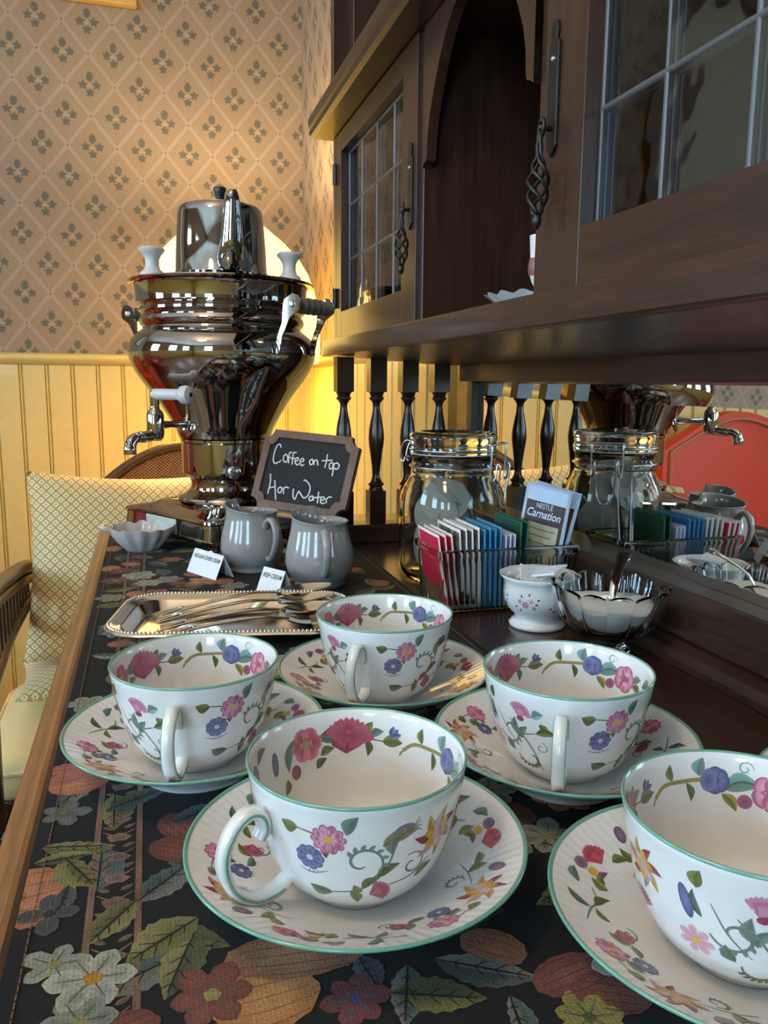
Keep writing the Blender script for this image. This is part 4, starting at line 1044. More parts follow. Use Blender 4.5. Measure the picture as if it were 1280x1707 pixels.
body = P2([(0, .1392), (.0630, .1394), (.0640, .143), (.0662, .149), (.0702, .157), (.0778, .170), (.0880, .186), (.0985, .201), (.1100, .216), (.1190, .2305), (.1238, .2420), (.1252, .2530), (.1238, .2630), (.1185, .2725), (.1110, .2790), (.1062, .2825), (.1052, .2850), (.1085, .2885), (.1100, .2935), (.1085, .2980), (.1062, .3005), (.1075, .3030), (.1110, .3055), (.1110, .3085), (.1080, .3110), (.1095, .3130), (.1130, .3160), (.1135, .3360), (.1150, .3395), (0, .3395)])
MB().lathe(body, 96).build('body', 'chrome', sam, world=False, angle=35)
plate = P2([(0, .3400), (.1150, .3400), (.1220, .3412), (.1232, .3428), (.1222, .3446), (.1180, .3448), (.1000, .3475), (.0800, .3510), (.0, .3530)])
MB().lathe(plate, 96).build('lid_plate', 'chrome', sam, world=False, angle=35)
for d in (63, -64):                                        # spool knobs on the lid
    a = cut(d); k_ = MB(); q = (.097 * math.cos(a), .097 * math.sin(a), zz(.3470))
    k_.lathe([(0, 0), (.0125, 0), (.0120, .0035), (.0085, .006), (.0070, .0105), (.0072, .0165), (.0098, .0215), (.0128, .0245), (.0132, .0268), (.0110, .0288), (.006, .0275), (0, .0272)], 28, q)
    k_.xform(Matrix.Translation(q) @ Matrix.Scale(1.22, 4) @ Matrix.Translation((-q[0], -q[1], -q[2]))); k_.build('lid_knob', 'grip_white', sam, world=False, angle=50)
for sgn, d in ((1, -46), (-1, 134)):                       # side grips on chrome brackets
    a = cut(d); Rm = Matrix.Rotation(a, 4, 'Z'); gr = .1500; gz = zz(.3085)
    g = MB(); L = .066; pr = []
    for t in np.linspace(0, 1, 31):
        pr.append((.0086 + .0012 * math.sin(t * PI) + .0009 * math.cos(t * 34), -L / 2 + L * t))
    pr = [(0, -L / 2)] + pr + [(0, L / 2)]
    g.lathe(pr, 20).xform(Rm @ Matrix.Translation((gr, 0, gz)) @ Matrix.Rotation(PI / 2, 4, 'X'))
    go = g.build('side_grip', 'grip_brown', sam, world=False, angle=60)
    for s2 in (-1, 1):
        y = s2 * (L / 2 + .0016); br_ = MB(); pts = []
        for (r_, z_) in ((gr, gz + .0135), (gr - .0125, gz + .007), (gr - .0145, gz), (.1335, zz(.287)), (.1245, zz(.268)), (.1235, zz(.248)), (.1290, zz(.250)), (.1345, zz(.272)), (.1470, zz(.2935)), (gr + .0115, gz - .006), (gr + .0135, gz + .002), (gr + .0095, gz + .0105)):
            pts.append((r_, z_))
        br_.prism(pts, 'y', y - .0013, y + .0013).xform(Rm).build('bracket', 'chrome', go, smooth=False, world=False, bevel=.0005)
        MB().lathe([(0, .003), (.003, .0025), (.0042, 0), (0, 0)], 12).xform(Rm @ Matrix.Translation((gr, y + s2 * .0013, gz)) @ Matrix.Rotation(-s2 * PI / 2, 4, 'X')).build('bolt', 'steel', go, world=False)
# tap
Rt = Matrix.Rotation(A_TAP, 4, 'Z'); tz = zz(.160)
tap = MB(); tap.tube([(.066, 0, tz + .001), (.082, 0, tz), (.100, 0, tz), (.116, 0, tz)], [.0085, .0052, .0042, .0055], 14)
tap.lathe([(0, -.0200), (.0065, -.0195), (.0100, -.0150), (.0108, -.0080), (.0108, .0120), (.0095, .0170), (.0060, .0200), (.0056, .0235), (0, .0235)], 24, (.1240, 0, tz))
tap.tube(smooth_path([(.122, 0, tz - .010), (.138, 0, tz - .0135), (.150, 0, tz - .0140), (.1600, 0, tz - .0165), (.1645, 0, tz - .0250), (.1650, 0, tz - .0340)], 5), [.0075] * 10 + [.0068] * 6 + [.0072] * 5 + [.0078] * 5, 14)
tp = tap.xform(Rt).build('tap', 'chrome', sam, world=False, angle=50)
st_ = MB(); st_.tube([(.1240, 0, tz + .0235), (.1240, 0, tz + .043)], .0058, 16)
st_.xform(Rt).build('tap_stem', 'chrome', tp, world=False)
gp = MB(); gd = Matrix.Translation((.1240, 0, tz + .0385)) @ Matrix.Rotation(rad(100), 4, 'Z') @ Matrix.Rotation(PI / 2, 4, 'Y')
gp.lathe([(0, -.001), (.0066, -.001), (.0070, .002), (.0068, .036), (.0080, .040), (.0110, .043), (.0115, .048), (.0105, .053), (.0060, .055), (0, .055)], 24).xform(Rt @ gd).build('tap_grip', 'grip_white', tp, world=False, angle=50)
MB().lathe([(0, .0555), (.0030, .0555), (.0034, .0545), (0, .054)], 12).xform(Rt @ gd).build('grip_screw', 'black_plastic', tp, world=False)
esc = MB().lathe([(0, .006), (.010, .005), (.016, .002), (.018, 0), (.016, -.003), (0, -.003)], 24).xform(Rt @ Matrix.Translation((.0695, 0, tz)) @ Matrix.Rotation(rad(68), 4, 'Y')).build('escutcheon', 'chrome', tp, world=False)
# drain screw on the stem
a = cut(-10); sc_ = MB().lathe([(0, .0052), (.0062, .0052), (.0086, .0040), (.0092, .0020), (.0092, -.004), (0, -.004)], 24)
so = sc_.xform(Matrix.Rotation(a, 4, 'Z') @ Matrix.Translation((.0585, 0, zz(.0955))) @ Matrix.Rotation(PI / 2, 4, 'Y'))  .build('drain_screw', 'steel', sam, world=False)
MB().box(-.0072, .0072, -.0007, .0007, .0050, .0056).xform(Matrix.Rotation(a, 4, 'Z') @ Matrix.Translation((.0585, 0, zz(.0955))) @ Matrix.Rotation(PI / 2, 4, 'Y') @ Matrix.Rotation(rad(70), 4, 'Z')).build('screw_slot', 'ink', so, smooth=False, world=False)
# teapot on top
tpz = SC[2] + zz(.3532)
pot = thing('teapot', 'small chrome teapot with a black lid knob on top of the samovar', 'teapot', (SC[0], SC[1], tpz), 0)
MB().lathe([(0, 0), (.0600, 0), (.0622, .0012), (.0622, .0032), (.0605, .0060), (.0588, .0400), (.0562, .0780), (.0550, .0850), (.0520, .0885), (.0400, .0902), (.0398, .0910), (0, .0910)], 72).build('pot_body', 'chrome', pot, world=False, angle=35)
MB().lathe([(0, .0912), (.0395, .0912), (.0390, .0925), (.0250, .0960), (.0080, .0980), (0, .0982)], 48).build('lid', 'chrome', pot, world=False, angle=40)
MB().lathe([(0, .0982), (.0052, .0984), (.0056, .1010), (.0068, .1080), (.0088, .1135), (.0080, .1150), (0, .1152)], 24).build('lid_knob', 'black_plastic', pot, world=False, angle=50)
sa = cut(-10); sp = MB(); spath = smooth_path([(.050, 0, .014), (.066, 0, .018), (.076, 0, .030), (.0800, 0, .046), (.0830, 0, .066), (.0860, 0, .0860), (.0875, 0, .0950)], 5)
n_ = len(spath); sp.tube(spath, [(.0150 * (1 - t) ** .75 + .0046) * (1 if t > .12 else .8 + 1.7 * t) for t in np.linspace(0, 1, n_)], 18, flat=(.95, 1.0))
sp.xform(Matrix.Rotation(sa, 4, 'Z')).build('spout', 'chrome', pot, world=False, angle=60)
hp = MB(); hp.tube(smooth_path([(-.053, 0, .078), (-.075, 0, .080), (-.088, 0, .062), (-.086, 0, .036), (-.072, 0, .018), (-.059, 0, .018)], 6), .0048, 10)
hp.xform(Matrix.Rotation(sa, 4, 'Z')).build('pot_handle', 'black_plastic', pot, world=False)

# ================================================================== CHALKBOARD on a small easel
CB = dict(c=Vector((.1879, .9925, .1013)), yaw=-.724, lean=.371, w=.1395, h=.104, roll=.058)
cu = Vector((math.cos(CB['yaw']), math.sin(CB['yaw']), 0)); cn = Vector((-math.sin(CB['yaw']), math.cos(CB['yaw']), 0))
cv = Vector((0, 0, math.cos(CB['lean']))) + cn * math.sin(CB['lean'])
cu2 = cu * math.cos(CB['roll']) - cv * math.sin(CB['roll']); cv2 = cv * math.cos(CB['roll']) + cu * math.sin(CB['roll'])
cw2 = cu2.cross(cv2)                          # towards the viewer
BM = Matrix.Identity(4)
for k in range(3): BM[k][0] = cu2[k]; BM[k][1] = cv2[k]; BM[k][2] = cw2[k]; BM[k][3] = CB['c'][k]
def plaque(w, h, notch, n=6):
    P = []
    for sx, sy in ((1, 1), (-1, 1), (-1, -1), (1, -1)):
        cx, cy = sx * w / 2, sy * h / 2; arc = []
        for k in range(n + 1):
            t = PI / 2 * k / n; arc.append((cx - sx * notch * math.cos(t), cy - sy * notch * math.sin(t)))
        arc = [(cx - sx * notch * 1.25, cy)] + [(x, y) for x, y in arc] + [(cx, cy - sy * notch * 1.25)]
        P += arc if sx * sy < 0 else arc[::-1]
    return P
cb = thing('chalkboard_sign', 'small framed chalkboard sign leaning between samovar and spindles', 'chalkboard', tuple(CB['c'] - cv2 * .05))
W_, H_ = CB['w'], CB['h']
po, pi_ = plaque(W_, H_, .0125), plaque(W_ - .020, H_ - .020, .0105)
fr = MB(); n = len(po)
vs = [(x, y, z) for z in (-.004, .004) for x, y in po] + [(x, y, .004) for x, y in pi_] + [(x, y, .001) for x, y in pi_]
fs = [(i, (i + 1) % n, n + (i + 1) % n, n + i) for i in range(n)] + [(n + i, n + (i + 1) % n, 2 * n + (i + 1) % n, 2 * n + i) for i in range(n)] + [(2 * n + i, 2 * n + (i + 1) % n, 3 * n + (i + 1) % n, 3 * n + i) for i in range(n)] + [tuple(range(n - 1, -1, -1))]
fr.add(vs, fs).xform(BM).build('frame', 'frame_wood', cb, smooth=False)
MB().add([(x * .999, y * .999, .0011) for x, y in pi_] + [(x * .999, y * .999, -.001) for x, y in pi_], [tuple(range(n)), tuple(range(2 * n - 1, n - 1, -1))] + [(i, (i + 1) % n, n + (i + 1) % n, n + i) for i in range(n)]).xform(BM).build('slate', 'slate', cb, smooth=False)
STROKES = [[(285, 290), (275, 255), (245, 265), (215, 330), (198, 420), (215, 465), (255, 455), (290, 435)], [(345, 365), (318, 385), (315, 430), (340, 455), (362, 425), (358, 385), (345, 365)], [(415, 345), (385, 350), (375, 400), (372, 465)], [(355, 405), (400, 400)], [(462, 350), (430, 350), (418, 410), (412, 480)], [(400, 415), (445, 410)], [(450, 445), (480, 430), (478, 405), (455, 415), (445, 455), (470, 485), (490, 470)], [(500, 455), (540, 440), (535, 415), (508, 425), (500, 465), (520, 490), (548, 480)], [(630, 420), (605, 445), (615, 480), (640, 470), (640, 430), (630, 420)], [(650, 430), (654, 485)], [(655, 450), (680, 430), (692, 450), (697, 490)], [(800, 370), (790, 440), (770, 515)], [(740, 440), (855, 435)], [(850, 455), (820, 480), (825, 525), (850, 520), (860, 480), (850, 455)], [(870, 470), (862, 530), (848, 605)], [(870, 475), (905, 465), (925, 495), (900, 530), (865, 520)],
    [(170, 580), (168, 680), (140, 800)], [(220, 650), (225, 760), (232, 865)], [(160, 735), (230, 720)], [(285, 725), (258, 745), (262, 785), (290, 780), (300, 740), (285, 725)], [(315, 730), (320, 800)], [(315, 750), (345, 725), (380, 735)], [(430, 740), (425, 820), (445, 855), (470, 800), (490, 770), (510, 800), (545, 840), (590, 810), (612, 740), (600, 690), (560, 650), (540, 655)], [(640, 815), (605, 830), (605, 865), (635, 860), (642, 820), (650, 865)], [(705, 770), (690, 895)], [(655, 835), (735, 828)], [(725, 865), (765, 850), (755, 825), (730, 840), (725, 880), (745, 895), (770, 885)], [(785, 840), (785, 890)], [(785, 855), (810, 828), (845, 825)]]
ch = Print(eps=.0002, step=0).at(lambda x, y: (tuple(BM @ Vector((x, y, .0012))), tuple(cw2)))
def board_xy(px, py):                          # letter drawing -> board millimetres
    det = 1001 * 774 + 185 * 126; dx, dy = px - 169, py - 92
    u = (dx * 774 + dy * 185) / det; v = (dy * 1001 - dx * 126) / det
    return ((u - .5) * W_ * .97 + .0022, H_ / 2 - v * .0945 - .0012)
for s_ in STROKES: ch.stroke([board_xy(*q) for q in s_], .0017, (1, 1, 1, 1), 0, 5, False)
ch.mb.build('chalk_lettering', 'chalk', cb, True, 180)
ez = MB()
for s_ in (-1, 1):
    a0 = CB['c'] + cu2 * (s_ * .038) - cv2 * (H_ / 2 - .006) - cw2 * .0095
    foot = Vector((a0.x, a0.y, RUN + .0042)) - cn * .020
    ez.tube([a0 + cv2 * .05 - cw2 * .001, a0, foot], .0038, 8)
for s_ in (-1, 1):
    a0 = CB['c'] + cu2 * (s_ * .038) - cv2 * (H_ / 2 + .0042)
    g_ = Vector((a0.x, a0.y, RUN + .0042)) - cn * .004
    ez.tube([a0 - cw2 * .008, a0 + cw2 * .007], .004, 8); ez.tube([a0, g_], .004, 8)
    ez.tube([g_, Vector((a0.x, a0.y, RUN + .0042)) + cn * .035], .004, 8)
g0 = CB['c'] - cv2 * (H_ / 2 + .0042) - cw2 * .006
ez.tube([g0 - cu2 * .045, g0 + cu2 * .045], .0042, 8)
ez.build('easel', 'pale_wood', cb, angle=60)

# ================================================================== CREAM JUGS
def make_jug(name, label, loc, rz, s=1.0):
    """round-bellied jug; spout along +x raised, handle along -x"""
    t = thing(name, label, 'jug', loc, rz, 'stoneware cream jugs')
    outer = [(0, .0), (.0255, 0), (.0268, .0022), (.0258, .0048), (.0285, .0080), (.0340, .0160), (.0362, .0260), (.0352, .0370), (.0322, .0490), (.0298, .0590), (.0288, .0660), (.0295, .0695), (.0302, .0705)]
    inner = [(.0294, .0712), (.0282, .0700), (.0272, .0650), (.0282, .0590), (.0305, .0490), (.0335, .0370), (.0344, .0260), (.0322, .0170), (.0240, .0100), (0, .0090)]
    def rf(t_, r, z):
        k = max(0, (z - .052) / .019); c = max(0, math.cos(t_)) ** 3
        return 1 + .13 * k * k * c
    def zf(t_, r, z):
        k = max(0, (z - .050) / .021); c = max(0, math.cos(t_ * .5)) ** 1.5
        return (.0100 * c - .0030) * k * k
    MB().lathe([(r * s, z * s) for r, z in outer + inner], 72, rfun=lambda t_, r, z: rf(t_, r / s, z / s), zfun=lambda t_, r, z: zf(t_, r / s, z / s) * s).build('jug_body', 'stoneware', t, world=False, angle=180)
    path = smooth_path([(-.0300, 0, .0520), (-.0340, 0, .0595), (-.0420, 0, .0630), (-.0500, 0, .0570), (-.0525, 0, .0450), (-.0490, 0, .0320), (-.0430, 0, .0220), (-.0365, 0, .0170), (-.0345, 0, .0205)], 6)
    mb = MB(); n = len(path); mb.tube([(x * s, y * s, z * s) for x, y, z in path], [(.0044 - .0014 * i / n) * s for i in range(n)], 12, flat=(.75, 1.15))
    mb.build('handle', 'stoneware', t, world=False, angle=180)
    return t
def left_of_cam(x, y, d): return math.atan2(-y, -x) - rad(d)
# handle sits at (direction + 180)
j1 = (.109, .9055); j2 = (.1695, .8165)
make_jug('cream_jug', 'grey-white cream jug nearest the samovar, behind the longer name card', (j1[0], j1[1], RUN), left_of_cam(*j1, -30) + PI)
make_jug('cream_jug', 'grey-white cream jug in front of the chalkboard, handle facing out', (j2[0], j2[1], RUN), left_of_cam(*j2, -8) + PI, 1.02)

# ================================================================== SHELL DISH
sd = thing('scalloped_dish', 'small grey-white fluted dish with a lug handle by the table edge', 'dish', (-.0140, 1.0480, RUN))
dp = [(0, 0), (.020, 0), (.0225, .003), (.030, .011), (.0375, .022), (.0400, .0295), (.0385, .0300), (.0355, .0225), (.028, .013), (.019, .0055), (0, .005)]
MB().lathe(dp, 96, rfun=lambda t, r, z: 1 + .055 * math.cos(12 * t) * min(1, r / .035), zfun=lambda t, r, z: (.0018 * math.cos(12 * t) if r > .03 else 0) * .8)  .build('bowl', 'dish_grey', sd, world=False, angle=60)
MB().tube(smooth_path([(-.036, .004, .026), (-.044, .006, .0305), (-.0485, 0, .0315), (-.044, -.006, .0295), (-.036, -.004, .025)], 5), .0030, 10)  .build('lug_handle', 'dish_grey', sd, world=False)

# ================================================================== NAME CARDS (paper tents)
def tent_card(label, c, yaw, w, h, text, tsize):
    t = thing('name_card', label, 'card', (c[0], c[1], RUN), yaw, 'folded paper name cards')
    b_ = h * .42; z_ = h * .9; th = .0004
    for nm, sg in (('front_leaf', -1), ('back_leaf', 1)):
        mb = MB(); vs = [(-w / 2, sg * b_, 0), (w / 2, sg * b_, 0), (w / 2, 0, z_), (-w / 2, 0, z_)]; nrm = Vector((0, sg * z_, b_)).normalized() * th
        vs += [tuple(Vector(v) - nrm) for v in vs]
        mb.add(vs, [(0, 1, 2, 3), (7, 6, 5, 4), (0, 4, 5, 1), (1, 5, 6, 2), (2, 6, 7, 3), (3, 7, 4, 0)]).build(nm, 'paper', t, smooth=False, world=False)
    vs, fs = text_mesh(text, tsize, .32, .00012)
    vd = Vector((0, b_, z_)).normalized(); nn = Vector((0, -z_, b_)).normalized(); o = Vector((0, -b_, 0)) + Vector((0, b_, z_)) * .72 + nn * .00015
    xs = [v[0] for v in vs]; k = w * .88 / (max(xs) - min(xs))
    MB().add([tuple(o + Vector((v[0] * k, 0, 0)) + vd * (v[1] * k * 1.35)) for v in vs], fs).build('lettering', 'ink', t, smooth=False, world=False)
def card_pose(a, b):                            # near edge end points on the cloth -> centre, yaw
    a, b = Vector(a), Vector(b); d = (b - a); yaw = math.atan2(d.y, d.x); return a, b, yaw, d.length
for lab, pa, pb, h, tx in (('folded paper card lettered REGULAR COFFEE CREAM beside the left jug', (.0310, .9190), (.0668, .8515), .0285, 'REGULAR COFFEE CREAM'), ('folded paper card lettered IRISH CREAM in front of the right jug', (.0955, .8000), (.1180, .7640), .0290, 'IRISH CREAM')):
    a, b, yaw, L = card_pose(pa, pb); L *= .78; mid = (a + b) / 2; off = Vector((-math.sin(yaw), math.cos(yaw))) * h * .42
    tent_card(lab, (mid.x + off.x, mid.y + off.y), yaw, L, h, tx, .006)

# ================================================================== SILVER TRAY AND CUTLERY
TR_C, TR_A = (.066, .6850), rad(-11.5)
tr = thing('serving_tray', 'oblong silver tray with a beaded gadroon rim holding cutlery', 'tray', (TR_C[0], TR_C[1], RUN), TR_A)
def tr_ring(d, z, r=.034): return [(x, y, z) for x, y in round_rect(-.1020 + d, .1020 - d, -.0640 + d, .0640 - d, max(r - d * .8, .006), 8)]
loft(MB(), [tr_ring(.020, .0), tr_ring(.016, .0018), tr_ring(.006, .0105), tr_ring(0, .0122), tr_ring(-.0012, .0135), tr_ring(0, .0152), tr_ring(.0035, .0155), tr_ring(.0055, .0138), tr_ring(.0095, .0132), tr_ring(.0125, .0110), tr_ring(.0175, .0034), tr_ring(.0215, .0018)]).build('tray_body', 'silver', tr, world=False, angle=50)
ring = tr_ring(.0022, .0156); L_ = 0; pts = []
for i in range(len(ring)):
    a, b = Vector(ring[i]), Vector(ring[(i + 1) % len(ring)]); n = max(1, round((b - a).length / .0034))
    for k in range(n): pts.append(a + (b - a) * (k / n))
bd_ = MB()
for p in pts: bd_.lathe([(0, .0016), (.0012, .0009), (.0016, 0), (.0012, -.0009)], 7, tuple(p))
ob = bd_.build('beaded_edge', 'silver', tr, world=False, angle=180); ob['kind'] = 'stuff'
def spoon(name, label, cat, p0, p1, lift0, lift1, fork=False, group=None):
    """handle end p0, tip p1; rests on the tray"""
    a, b = Vector((p0[0], p0[1], lift0)), Vector((p1[0], p1[1], lift1)); d = b - a; L = d.length
    t = thing(name, label, cat, tuple(a), math.atan2(d.y, d.x), group)
    t.rotation_euler = (0, -math.asin(d.z / L), math.atan2(d.y, d.x))
    hl = L * .68
    st = smooth_path([(0, 0, .0012), (hl * .35, 0, .0050), (hl * .7, 0, .0065), (hl * .9, 0, .0040), (hl, 0, .0018)], 6); n = len(st)
    mb = MB(); mb.tube(st, [(.0058 if i < 3 else .0046 - .0022 * (i / n)) for i in range(n)], 10, flat=(.36, 1.0)); mb.build('handle', 'silver', t, world=False, angle=60)
    fd = MB(); fd.lathe([(0, .0013), (.003, .0010), (.0048, .0002), (0, -.0006)], 16, (.006, 0, .0026)); fd.tube(smooth_path([(.002, -.004, .0030), (.012, -.0036, .0042), (.022, 0, .0056), (.012, .0036, .0042), (.002, .004, .0030)], 5), .0008, 6); fd.build('handle_ornament', 'silver', t, world=False)
    bl = L - hl
    if fork:
        fk = MB(); fk.grid(lambda u, v: (hl - .002 + u * bl * .42, (v - .5) * 2 * (.003 + .009 * math.sin(min(1, u * 1.15) * PI / 2)), .0016 - .003 * math.sin(u * PI / 2)), 10, 8)
        fk.v += [(x, y, z - .0014) for x, y, z in fk.v]; k = len(fk.v) // 2; nf = [tuple(i + k for i in f) for f in fk.f]; fk.f += nf; fk.m += [0] * len(nf); fk.c += [(1, 1, 1, 1)] * k
        for j in range(4):
            y = (j - 1.5) * .0062
            fk.tube([(hl + bl * .38, y * .95, -.0018), (hl + bl * .7, y, -.0032), (hl + bl, y * .92, .0004)], [.0021, .0019, .0010], 6)
        fk.build('tines', 'silver', t, world=False, angle=60)
    else:
        sp_ = MB()
        def bowl(u, v, off=0):
            x = hl - .003 + u * (bl + .003); w = .0165 * math.sin(PI * min(1, .06 + .94 * u) ** .82) ** .75 * (1 if u < .97 else .7); y = (v - .5) * 2 * w
            q = max(0, 1 - ((v - .5) * 2) ** 2); return (x, y, .0018 - .0062 * math.sin(PI * u) * q - off)
        sp_.grid(lambda u, v: bowl(u, v), 18, 12); sp_.grid(lambda u, v: bowl(u, v, .0010), 18, 12)
        sp_.build('bowl', 'silver', t, world=False, angle=80)
    return t
zt = RUN + .0042
spoon('teaspoon', 'silver teaspoon at the back of the tray, bowl pointing right', 'spoon', (.0020, .7080), (.1660, .7440), zt + .003, zt + .0135, group='spoons in the silver tray')
spoon('teaspoon', 'silver teaspoon second from the back of the tray', 'spoon', (.0000, .6950), (.1620, .7110), zt + .002, zt + .0130, group='spoons in the silver tray')
spoon('teaspoon', 'silver teaspoon third from the back of the tray', 'spoon', (.0030, .6770), (.1600, .6760), zt + .001, zt + .0130, group='spoons in the silver tray')
spoon('dessert_fork', 'silver fork nearest the teacups in the tray', 'fork', (.0080, .6590), (.1560, .6480), zt + .001, zt + .0125, True)

# ================================================================== CLIP-TOP GLASS JAR
JC = (.3195, .8180); jar = thing('storage_jar', 'large clip-top glass jar of tea bags behind the sachet holder', 'jar', (JC[0], JC[1], .0002))
def sq(t, r, z, k=.13):                         # rounded-square body easing into a round neck
    f = max(0, min(1, (.118 - z) / .022)); c = abs(math.cos(2 * (t - rad(20)))); return 1 + k * f * (.55 - c) * .5
jo = [(0, .0015), (.040, .0015), (.048, 0), (.0535, .003), (.0565, .009), (.0572, .020), (.0572, .082), (.0562, .092), (.0530, .102), (.0480, .111), (.0452, .1165), (.0445, .121), (.0468, .1235), (.0468, .1265), (.0448, .1285), (.0448, .1345), (.0468, .1365), (.0468, .1390)]
ji = [(.0425, .1390), (.0420, .121), (.0430, .1165), (.0490, .1040), (.0530, .0930), (.0542, .082), (.0542, .020), (.0532, .011), (.0500, .0065), (0, .0060)]
MB().lathe(jo + ji, 96, rfun=sq).build('jar_body', 'glass', jar, world=False, angle=180)
lid = [(0, .1400), (.0410, .1400), (.0472, .1402), (.0478, .1425), (.0470, .1450), (.0470, .1530), (.0482, .1560), (.0475, .1605), (.0440, .1625), (.0350, .1630), (.0330, .1600), (0, .1590)]
MB().lathe(lid, 96).build('lid', 'glass', jar, world=False, angle=60)
wr = MB()
for z in (.1255, .1440): wr.tube([(.0475 * math.cos(a), .0475 * math.sin(a), z) for a in np.linspace(0, 2 * PI, 41)[:-1]], .0010, 6, closed=True)
ja = left_of_cam(*JC, -62)                       # clasp to the right, hinge to the left
def JR(a): return Matrix.Rotation(a, 4, 'Z')
hinge = [(.046, -.008, .150), (.056, -.008, .151), (.062, -.007, .143), (.064, -.006, .130), (.060, -.006, .127), (.059, -.004, .132)]
hinge = hinge + [(x, -y, z) for x, y, z in hinge[::-1]]
w2 = MB().tube(smooth_path(hinge, 4), .0011, 6).xform(JR(ja + PI)); wr.add(w2.v, w2.f)
for pts in ([(.047, -.017, .1510), (.053, -.017, .1520), (.055, -.017, .145), (.054, -.017, .118), (.0560, -.015, .1135), (.0585, -.014, .118), (.0590, -.013, .128), (.0600, -.012, .132), (.0625, -.012, .128), (.0610, -.011, .112), (.0590, -.009, .094), (.0620, -.004, .085), (.0625, 0, .084)],):
    full = pts + [(x, -y, z) for x, y, z in pts[::-1][1:]]
    w3 = MB().tube(smooth_path(full, 4), .0011, 6).xform(JR(ja)); wr.add(w3.v, w3.f)
w4 = MB().tube([(.0545, -.0215, .1515), (.0545, .0215, .1515)], .0011, 6).xform(JR(ja)); wr.add(w4.v, w4.f)
wr.build('wire_clasp', 'steel', jar, world=False, angle=80)
MB().lathe([(.0425, .1391), (.0470, .1391), (.0474, .1395), (.0470, .1400), (.0425, .1400)], 64).build('rubber_seal', 'grip_white', jar, world=False)
tb = MB(); tbr = random.Random(3)
disc_prof = [(0, .0020), (.012, .0022), (.019, .0016), (.0225, .0004), (.0262, .0001), (.0262, -.0002), (.0225, -.0005), (.019, -.0016), (.012, -.0022), (0, -.002)]
tbm = MB().lathe(disc_prof, 32, zfun=lambda t, r, z: .0008 * math.sin(5 * t) * (r / .026)).mesh('tea_bag', ['teabag'], True, 60)
bags = [((-.010, -.014, .034), 72, 12), ((.016, -.016, .036), 66, 65), ((-.020, .004, .035), 80, -30), ((.004, .010, .034), 70, 40), ((.020, .012, .038), 75, 120), ((-.006, -.006, .069), 62, 20), ((.012, -.008, .073), 70, 75), ((-.014, .014, .072), 68, -20), ((.010, .016, .080), 60, 130), ((-.022, -.020, .050), 76, -5), ((.024, -.002, .058), 80, 95), ((-.002, -.022, .058), 70, 30), ((.0, .0, .098), 35, 60), ((-.012, -.010, .088), 55, -10)]
WD_ = ['lower front left', 'lower front right', 'lower left', 'lower middle', 'lower right rear', 'upper front left', 'upper right', 'upper rear left', 'topmost rear', 'middle front left', 'middle right', 'middle front', 'lying on top', 'second from the top']
for (p, tilt, az), w_ in zip(bags, WD_):
    o = bpy.data.objects.new('tea_bag', tbm); COL.objects.link(o)
    o.location = (JC[0] + p[0], JC[1] + p[1], p[2]); o.rotation_euler = (rad(tilt), 0, rad(az) + left_of_cam(*JC, 0) + PI / 2)
    tag(o, 'round grey tea bag inside the glass jar, ' + w_, 'tea bag', 'tea bags in the glass jar')

# ================================================================== SACHET HOLDER (ribbed glass box)
BX0, BX1, BY0, BY1, BZ = .2535, .3945, .6735, .7455, .062
hold = thing('sachet_holder', 'rectangular ribbed glass holder packed with tea sachets', 'holder', ((BX0 + BX1) / 2, (BY0 + BY1) / 2, .0002))
cx_, cy_ = (BX1 - BX0) / 2, (BY1 - BY0) / 2
def rib_ring(dx, z, rib, inner=False):
    P = []; n = 0
    def side(ax, a, b, fixed, cnt):
        for k in range(cnt):
            t = k / cnt; q = a + (b - a) * t; off = rib * (.5 - .5 * math.cos(2 * PI * t * cnt / 4)); yield q, off
    ex, ey = cx_ - dx, cy_ - dx
    for q, o in side('x', -ex, ex, -ey, 96): P.append((q, -ey - o, z))
    for q, o in side('y', -ey, ey, ex, 48): P.append((ex + o, q, z))
    for q, o in side('x', ex, -ex, ey, 96): P.append((q, ey + o, z))
    for q, o in side('y', ey, -ey, -ex, 48): P.append((-ex - o, q, z))
    return P
loft(MB(), [rib_ring(.0070, 0, 0), rib_ring(.0050, .0015, 0), rib_ring(.0045, .004, .0018), rib_ring(.0025, .050, .0018), rib_ring(.0020, .052, 0), rib_ring(-.0005, .0545, 0), rib_ring(-.0015, .058, 0), rib_ring(-.0005, .0615, 0), rib_ring(.0012, .062, 0), rib_ring(.0032, .0605, 0), rib_ring(.0045, .056, 0), rib_ring(.0068, .0045, 0)]).build('glass_box', 'glass', hold, world=False, angle=50)
